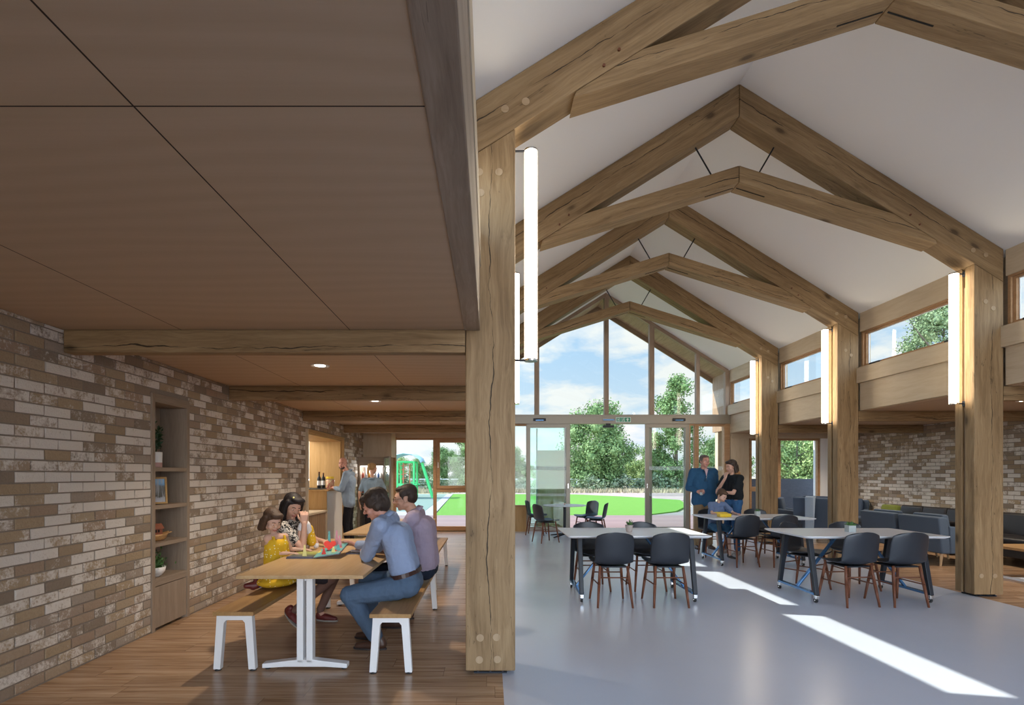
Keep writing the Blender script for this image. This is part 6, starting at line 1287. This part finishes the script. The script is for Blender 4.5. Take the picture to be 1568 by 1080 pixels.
# boy at the back table ------------------------------------------------------------
bS = 0.72
r9, P9, H9 = person(dict(label='boy in a blue T-shirt and shorts drawing at the back white table', base=V(4.00, 9.35, 0), F=V(0.2, -1, 0), skin='skin_child', s=bS, hs=1.2, vox=0.007,
    pelvis=V(3.97, 9.36, 0.545), chest=V(4.0, 9.29, 0.82), head=V(4.05, 9.19, 1.08), face=V(0.35, -0.76, -0.55), sh=(V(3.885, 9.26, 0.92), V(4.135, 9.28, 0.92)), elbow=(V(3.84, 9.10, 0.785), V(4.22, 9.12, 0.785)), wrist=(V(4.02, 9.00, 0.785), V(4.18, 8.92, 0.785)),
    hand=((V(0.9, -0.4, 0), V(0, 0, -1), 0.4, -1), (V(0.1, -1, 0), V(0, 0, -1), 0.4, 1)), hip=(V(3.92, 9.34, 0.54), V(4.04, 9.34, 0.54)), knee=(V(3.90, 9.02, 0.52), V(4.08, 9.00, 0.52)), ankle=(V(3.91, 8.98, 0.16), V(4.16, 9.12, 0.10)),
    shoes=((V(3.91, 9.05, 0.035), V(3.90, 8.84, 0.0)), (V(4.15, 9.19, 0), V(4.20, 8.97, 0.0))), ss=0.95, shoe_m='shoe_black', sole='sole', top='tee_boy', sleeve=0.42, bottom='shorts_blue', leg=0.5, hair=short_hair(1.05, 0.01), hair_m='hair_brown', hd=0.006, down=True, sr=1.1, nk=0.8, aw=0.9))
# ================================================================== OUTSIDE
def ground_mat(name, c1, c2, sc, rough=0.9, c3=None):
    m, T, b = mat(name, c1, rough, spec=0.2); M[name] = m
    g = T.n('ShaderNodeNewGeometry').outputs['Position']; n1 = T.noise(g, sc, 6, 0.65).outputs[0]; n2 = T.noise(g, sc * 0.1, 3, 0.5).outputs[0]
    c = T.mix(T.ramp(T.math('ADD', T.math('MULTIPLY', n1, 0.6), T.math('MULTIPLY', n2, 0.4)), [(0.35, (0, 0, 0)), (0.65, (1, 1, 1))]), c1, c2)
    L(T, c, b.inputs['Base Color']); bump(T, b, n1, 0.4, 0.02)
ground_mat('lawn_green', (0.085, 0.20, 0.022), (0.11, 0.24, 0.032), 30)
ground_mat('gravel', (0.16, 0.145, 0.12), (0.24, 0.215, 0.19), 25)
ground_mat('dry_field', (0.28, 0.24, 0.14), (0.38, 0.33, 0.21), 1.5)
ground_mat('bare_soil', (0.27, 0.20, 0.17), (0.34, 0.265, 0.225), 3)
ground_mat('play_surface', (0.14, 0.19, 0.15), (0.165, 0.22, 0.175), 20)
ground_mat('pale_path', (0.27, 0.25, 0.235), (0.32, 0.295, 0.28), 10)
m, T, b = mat('deck_boards', (0.5, 0.4, 0.36), 0.7); M['deck_boards'] = m
g = T.n('ShaderNodeNewGeometry').outputs['Position']; sp = T.n('ShaderNodeSeparateXYZ', {0: g}); fr_ = T.math('FRACT', T.math('DIVIDE', sp.outputs[1], 0.15))
rw = T.n('ShaderNodeTexWhiteNoise', {1: T.math('FLOOR', T.math('DIVIDE', sp.outputs[1], 0.15))}, noise_dimensions='1D').outputs[0]
c = T.mix(rw, (0.19, 0.118, 0.10), (0.25, 0.165, 0.142)); c = T.mix(T.math('LESS_THAN', fr_, 0.06), c, (0.10, 0.07, 0.06)); L(T, c, b.inputs['Base Color'])
def ground(name, m, pts, z0, z1, lab=None):
    b = MB(); b.prism(pts, 'z', z0, z1); o = b.build(name, m); struct(o); return o
ground('ground_outside', 'dry_field', [(-150, 13.7), (160, 13.7), (220, 260), (-220, 260)], -0.6, -0.12)
ground('ground_outside', 'gravel', [(9.62, -30), (60, -30), (60, 13.7), (9.62, 13.7)], -0.6, -0.10)
ground('ground_outside', 'gravel', [(-60, -30), (-6.25, -30), (-6.25, 13.7), (-60, 13.7)], -0.6, -0.10)
ground('ground_outside', 'gravel', [(-6.25, -30), (9.62, -30), (9.62, -4.25), (-6.25, -4.25)], -0.6, -0.10)
ground('deck_outside', 'deck_boards', [(-9, 13.71), (11, 13.71), (11, 19.0), (-9, 19.0)], -0.3, -0.02)
ground('lawn_outside', 'lawn_green', [(-2.0, 19.05), (5.4, 19.05), (7.6, 21.5), (9.6, 25.5), (11.2, 31), (9, 36), (6.4, 39.5), (-2.8, 40.5)], -0.3, -0.04)
ground('gravel_outside', 'gravel', [(5.5, 19.05), (30, 19.05), (30, 34), (11.5, 31), (9.8, 25.4), (7.8, 21.4)], -0.3, -0.06)
ground('soil_outside', 'bare_soil', [(-2.9, 40.6), (6.5, 39.7), (11.4, 31.2), (30, 34.2), (30, 47), (-3.4, 47)], -0.3, -0.08)
ground('path_outside', 'pale_path', [(-9, 19.05), (-2.05, 19.05), (-2.82, 40.5), (-3.25, 40.5), (-2.62, 21.2), (-9, 20.6)], -0.3, -0.03)
ground('playground_outside', 'play_surface', [(-9.5, 20.65), (-2.66, 21.25), (-3.28, 40.5), (-14, 40.5)], -0.3, -0.05)

# trees -------------------------------------------------------------
def leafmat(name, c1, c2, c3):
    m, T, b = mat(name, c1, 0.7, spec=0.25); M[name] = m
    g = T.n('ShaderNodeNewGeometry').outputs['Position']; n1 = T.noise(g, 1.1, 3, 0.6).outputs[0]; n2 = T.n('ShaderNodeTexWhiteNoise', {0: T.n('ShaderNodeVectorMath', {0: T.scale(g, 3, 3, 3)}, operation='FLOOR').outputs[0]}, noise_dimensions='3D').outputs[0]
    c = T.ramp(T.math('ADD', T.math('MULTIPLY', n1, 0.7), T.math('MULTIPLY', n2, 0.3)), [(0.3, c1), (0.5, c2), (0.72, c3)]); L(T, c, b.inputs['Base Color'])
    b.inputs['Subsurface Weight'].default_value = 0.0
leafmat('tree_green', (0.07, 0.13, 0.035), (0.13, 0.21, 0.07), (0.21, 0.30, 0.115))
leafmat('tree_light', (0.14, 0.22, 0.07), (0.24, 0.34, 0.12), (0.36, 0.43, 0.17))
leafmat('tree_pine', (0.10, 0.15, 0.06), (0.17, 0.23, 0.11), (0.27, 0.32, 0.17))
leafmat('bramble', (0.08, 0.13, 0.06), (0.15, 0.20, 0.10), (0.28, 0.30, 0.20))
varied('bark', (0.12, 0.09, 0.065), 0.9, 0.3, 6, 0.3)
def crown_mesh(seed, H, R, z0, nclump, nleaf, ls, leafm, shape='oval', core=0.36):
    rn = random.Random(seed); b = MB()
    cl = []
    for k in range(nclump):
        t = rn.random(); zz = z0 + (H - z0) * (0.06 + 0.88 * t)
        if shape == 'oval': rr = R * max(0.16, sin(pi * min(1, 0.12 + 0.82 * t)) ** 0.7)
        else: rr = R * max(0.1, 1.05 - t)
        a = rn.random() * 2 * pi; q = rr * sqrt(rn.random()) * 0.78
        cl.append((Vector((q * cos(a), q * sin(a), zz)), rn.uniform(0.17, 0.30) * R * (1.0 if shape == 'oval' else 0.85)))
    for (c, r) in cl:
        for _ in range(int(nleaf / nclump)):  # leaves fill the clump
            d = Vector((rn.gauss(0, 1), rn.gauss(0, 1), rn.gauss(0, 1))).normalized(); p = c + d * r * rn.uniform(0.40, 1.15)
            n = (d + Vector((rn.gauss(0, .6), rn.gauss(0, .6), rn.gauss(0, .6)))).normalized(); a = n.orthogonal().normalized(); a.rotate(Matrix.Rotation(rn.random() * 6.28, 3, n)); e = n.cross(a); L_ = ls * rn.uniform(0.6, 1.3)
            b.add([p - a * L_ * 0.5, p + e * L_ * 0.34, p + a * L_ * 0.5, p - e * L_ * 0.34], [(0, 1, 2, 3)])
        b.ball(c, r * core, n=10)
    return b
def tree(seed, H, R, z0, ncl, nl, ls, lm, label, loc, shape='oval', group='trees beyond the garden'):
    o = thing('tree', (loc[0], loc[1], -0.12), label, 'tree', group)
    crown_mesh(seed, H, R, z0, ncl, nl, ls, lm, shape).build('foliage', lm, o)
    b = MB(); b.tube((0, 0, 0), (0, 0, H * 0.8), 0.03 * H * 0.7, 0.02, n=10)
    rn = random.Random(seed)
    for k in range(6): a = rn.random() * 6.28; zz = z0 + (H - z0) * 0.1 * (k + 0.5); b.tube((0, 0, zz), (R * 0.6 * cos(a), R * 0.6 * sin(a), zz + H * 0.16), 0.012 * H * 0.6, 0.01, n=6)
    b.build('trunk', 'bark', o); return o
A = tree(11, 8.3, 4.6, 0.2, 64, 24000, 0.22, 'tree_green', 'big round oak tree seen through the open sliding doors', (10.7, 52))
B = tree(12, 11.2, 3.1, 0.8, 48, 14000, 0.21, 'tree_green', 'tall slender tree rising above the transom, right of the doors', (17.7, 50))
Cc = tree(13, 4.6, 2.4, 0.1, 34, 11000, 0.145, 'tree_light', 'pale yellow-green bushy tree between the two taller trees', (16.6, 57))
D = tree(14, 12.0, 3.3, 1.0, 60, 17000, 0.13, 'tree_pine', 'tall pine seen through the largest right clerestory window', (25.0, 30.5), 'cone')
sap = tree(15, 2.9, 0.55, 0.7, 12, 1500, 0.12, 'tree_light', 'thin pale young sapling at the left of the open doorway', (5.0, 42))
k = 0
hz = [(Cc, 21.5, 50, 1.1, 'pale green tree'), (A, 25.0, 58, 0.66, 'wide green tree'),
      (Cc, 29.5, 64, 1.3, 'pale green tree'), (A, 33, 56, 0.70, 'wide green tree'), (Cc, 37.5, 49, 1.4, 'pale green tree'), (Cc, 31.0, 44, 1.5, 'pale green tree'), (A, 43, 52, 1.1, 'wide green tree'), (Cc, 25.0, 42, 1.3, 'pale green tree'), (Cc, 21.3, 36.5, 1.1, 'pale green tree'), (A, 28, 37, 0.62, 'wide green tree'),
      (D, 31.5, 34.5, 1.02, 'pine tree'), (D, 22.0, 25.5, 0.98, 'pine tree'), (D, 27.0, 19.5, 1.0, 'pine tree'), (D, 34, 25, 1.1, 'pine tree'), (D, 38, 38, 0.9, 'pine tree'), (B, -2.2, 50, 0.60, 'narrow tree')]
for q in range(17):  # hedgerow far behind
    x = -22 + q * 2.75; hz.append(((A, Cc, A)[q % 3], x, 60 + (q * 7 % 5), (0.50, 0.80, 0.44)[q % 3] * (1.0 + 0.12 * sin(q * 2.3)), 'low hedgerow tree'))
where = {'tree': 1}
for i, (src, x, y, s, kind) in enumerate(hz):
    zone = 'far beyond the playground, seen through the left end window' if x < 2 else ('beyond the lawn fence, seen through the glazed gable' if x < 21 else ('outside the right-hand windows of the building' if kind != 'pine tree' else 'seen through the right clerestory windows'))
    o = dup(src, (x, y, -0.12), i * 1.3, '%s %s' % (kind, zone), '%s %s' % (kind + 's', zone)); o.scale = (s, s, s)
# low brambles and tall dry grass
br_ = thing('bramble_bush', (6, 47.5, -0.12), '', 'bush', 'bushes along the site fence')
crown_mesh(31, 1.0, 1.9, 0.0, 14, 1800, 0.18, 'bramble').build('foliage', 'bramble', br_); br_['label'] = 'low grey-green bramble thicket along the site fence beyond the lawn'
for i, (x, y, s) in enumerate(((9.2, 48, 1.1), (12.4, 49.5, 1.2), (3.0, 50, 1.0), (0.0, 51.5, 1.1), (15.8, 49, 1.3), (-5, 49.5, 1.1), (-8.5, 50.5, 1.2), (-2.5, 52, 1.0), (19, 47, 1.2), (-12, 50, 1.3))):
    dup(br_, (x, y, -0.12), i * 1.1).scale = (s, s, s)
def grass_field(name, x0, x1, y0, y1, n, h, m, seed):
    rn = random.Random(seed); b = MB()
    for _ in range(n):
        x, y = rn.uniform(x0, x1), rn.uniform(y0, y1); a = rn.random() * pi; hh = h * rn.uniform(0.5, 1.2); w_ = 0.07
        lx, ly = rn.gauss(0, 0.12), rn.gauss(0, 0.12); b.add([(x - w_ * cos(a), y - w_ * sin(a), -0.12), (x + w_ * cos(a), y + w_ * sin(a), -0.12), (x + lx, y + ly, -0.12 + hh)], [(0, 1, 2)])
    return tag(b.build(name, m), 'tall dry grass between the lawn and the site fence', 'grass', kind='stuff')
grass_field('tall_grass', -20, 24, 43.5, 50, 9000, 0.38, 'dry_field', 5)

# temporary site fence ------------------------------------------------
fp = thing('fence_panel', (0, 0, -0.12), '', 'fence', 'mesh site fence panels beyond the lawn')
b = MB()
for (p, q) in (((-1.7, 0, 0.1), (-1.7, 0, 1.12)), ((1.7, 0, 0.1), (1.7, 0, 1.12)), ((-1.7, 0, 1.12), (1.7, 0, 1.12)), ((-1.7, 0, 0.12), (1.7, 0, 0.12))): b.tube(p, q, 0.028, n=8)
b.build('frame', 'white_metal', fp)
b = MB()
for i in range(24): x = -1.65 + i * 0.1435; b.tube((x, 0, 0.12), (x, 0, 1.12), 0.006, n=4, caps=False)
for z_ in (0.4, 0.7, 0.95): b.tube((-1.7, 0, z_), (1.7, 0, z_), 0.006, n=4, caps=False)
b.build('mesh', 'white_metal', fp)
b = MB()
for s in (-1.7, 1.7): b.box(s - 0.12, -0.3, 0, s + 0.12, 0.3, 0.12)
b.build('foot_block', 'white_paint', fp)
fp.location = (-14, 51, -0.12); fp['label'] = 'pale mesh site fence panel in the field behind the playground'
for i in range(1, 13):
    o = dup(fp, (-14 + 3.45 * i, 51 - (0.0 if i < 8 else (i - 8) * 0.35), -0.12), 0.0)
    if -14 + 3.45 * i > 0: o['label'] = 'pale mesh site fence panel beyond the bright green lawn'; o['group'] = 'mesh site fence panels behind the lawn'

# woven dark garden fence outside the right window -------------------
m, T, b_ = mat('woven_dark', (0.07, 0.075, 0.09), 0.8); M['woven_dark'] = m
g = T.n('ShaderNodeNewGeometry').outputs['Position']; ch = T.n('ShaderNodeTexBrick', {'Vector': T.n('ShaderNodeCombineXYZ', {0: T.n('ShaderNodeSeparateXYZ', {0: g}).outputs[0], 1: T.n('ShaderNodeSeparateXYZ', {0: g}).outputs[2]}).outputs[0], 'Color1': (0.075, 0.08, 0.095), 'Color2': (0.095, 0.10, 0.12), 'Mortar': (0.055, 0.058, 0.07), 'Scale': 16.0})
L(T, ch.outputs[0], b_.inputs['Base Color'])
b = MB(); b.box(7.2, 15.0, -0.1, 10.9, 15.08, 1.33); tag(b.build('garden_screen', 'woven_dark'), 'dark grey woven screen standing outside the right aisle window', 'screen')
# panel added outside in place of a reflection in the left sliding door
o = thing('reflection_panel', (1.72, 14.35, -0.02), 'added brown panel outside, standing in for a reflection in the left sliding door', 'screen')
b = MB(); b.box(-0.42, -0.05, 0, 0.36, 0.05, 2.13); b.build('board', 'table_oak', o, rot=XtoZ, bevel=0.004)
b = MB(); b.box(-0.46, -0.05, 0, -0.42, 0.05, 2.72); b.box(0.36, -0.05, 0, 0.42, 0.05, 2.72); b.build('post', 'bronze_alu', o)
# playground frame -----------------------------------------------------
varied('play_green', (0.06, 0.55, 0.16), 0.4, 0.05); varied('play_blue', (0.42, 0.58, 0.78), 0.6, 0.15, 3); varied('play_red', (0.6, 0.16, 0.08), 0.5, 0.05)
o = thing('play_frame', (-5.3, 34.0, -0.05), 'bright green playground climbing frame with a pale blue canopy, outside the left window', 'playground frame')
for (x, y) in ((-0.55, -0.7), (0.50, -0.7), (-0.55, 0.7), (0.50, 0.7)): b = MB(); b.tube((x, y, 0), (x, y, 2.35), 0.07, n=10); b.build('post', 'play_green', o)
for y in (-0.22, 0.22): b = MB(); b.path([(1.62, y, 0), (0.92, y, 2.25)], 0.075, n=10); b.build('leaning_post', 'play_green', o)
b = MB()
for y in (-0.7, 0.7): b.tube((-0.55, y, 2.3), (0.50, y, 2.3), 0.06, n=8); b.tube((-0.9, y, 0.86), (0.7, y, 0.86), 0.05, n=8)
for z_ in (0.25, 0.5, 0.75, 1.0): b.tube((0.3, -0.72, z_), (0.65, -0.72, z_), 0.03, n=6)
b.build('rails', 'play_green', o)
b = MB(); pts = [(-1.5, 2.0), (-1.2, 2.4), (-0.7, 2.72), (-0.1, 2.86), (0.45, 2.78), (0.9, 2.5), (1.02, 2.25)]
vs = []; 
for y in (-1.2, 0, 1.2):
    for (x, z_) in pts: vs.append((x, y, z_ + (0.12 if y == 0 else 0)))
n = len(pts); b.add(vs, [(j * n + i, j * n + i + 1, (j + 1) * n + i + 1, (j + 1) * n + i) for j in range(2) for i in range(n - 1)]); b.build('canopy', 'play_blue', o, solid=0.05, smooth=True)
b = MB(); b.tube((-0.25, -0.2, 0.4), (-0.25, -0.2, 2.25), 0.035, n=8); b.tube((0.1, 0.2, 0.6), (0.1, 0.2, 2.2), 0.03, n=8)
for z_ in (1.2, 1.5, 1.8, 2.05): b.tube((-0.4, -0.2, z_), (-0.05, -0.2, z_ + 0.08), 0.025, n=6)
b.build('climbing_net', 'play_red', o)
b = MB(); b.box(-0.6, -0.75, 0.80, 0.55, 0.75, 0.88); b.build('platform', 'play_green', o)
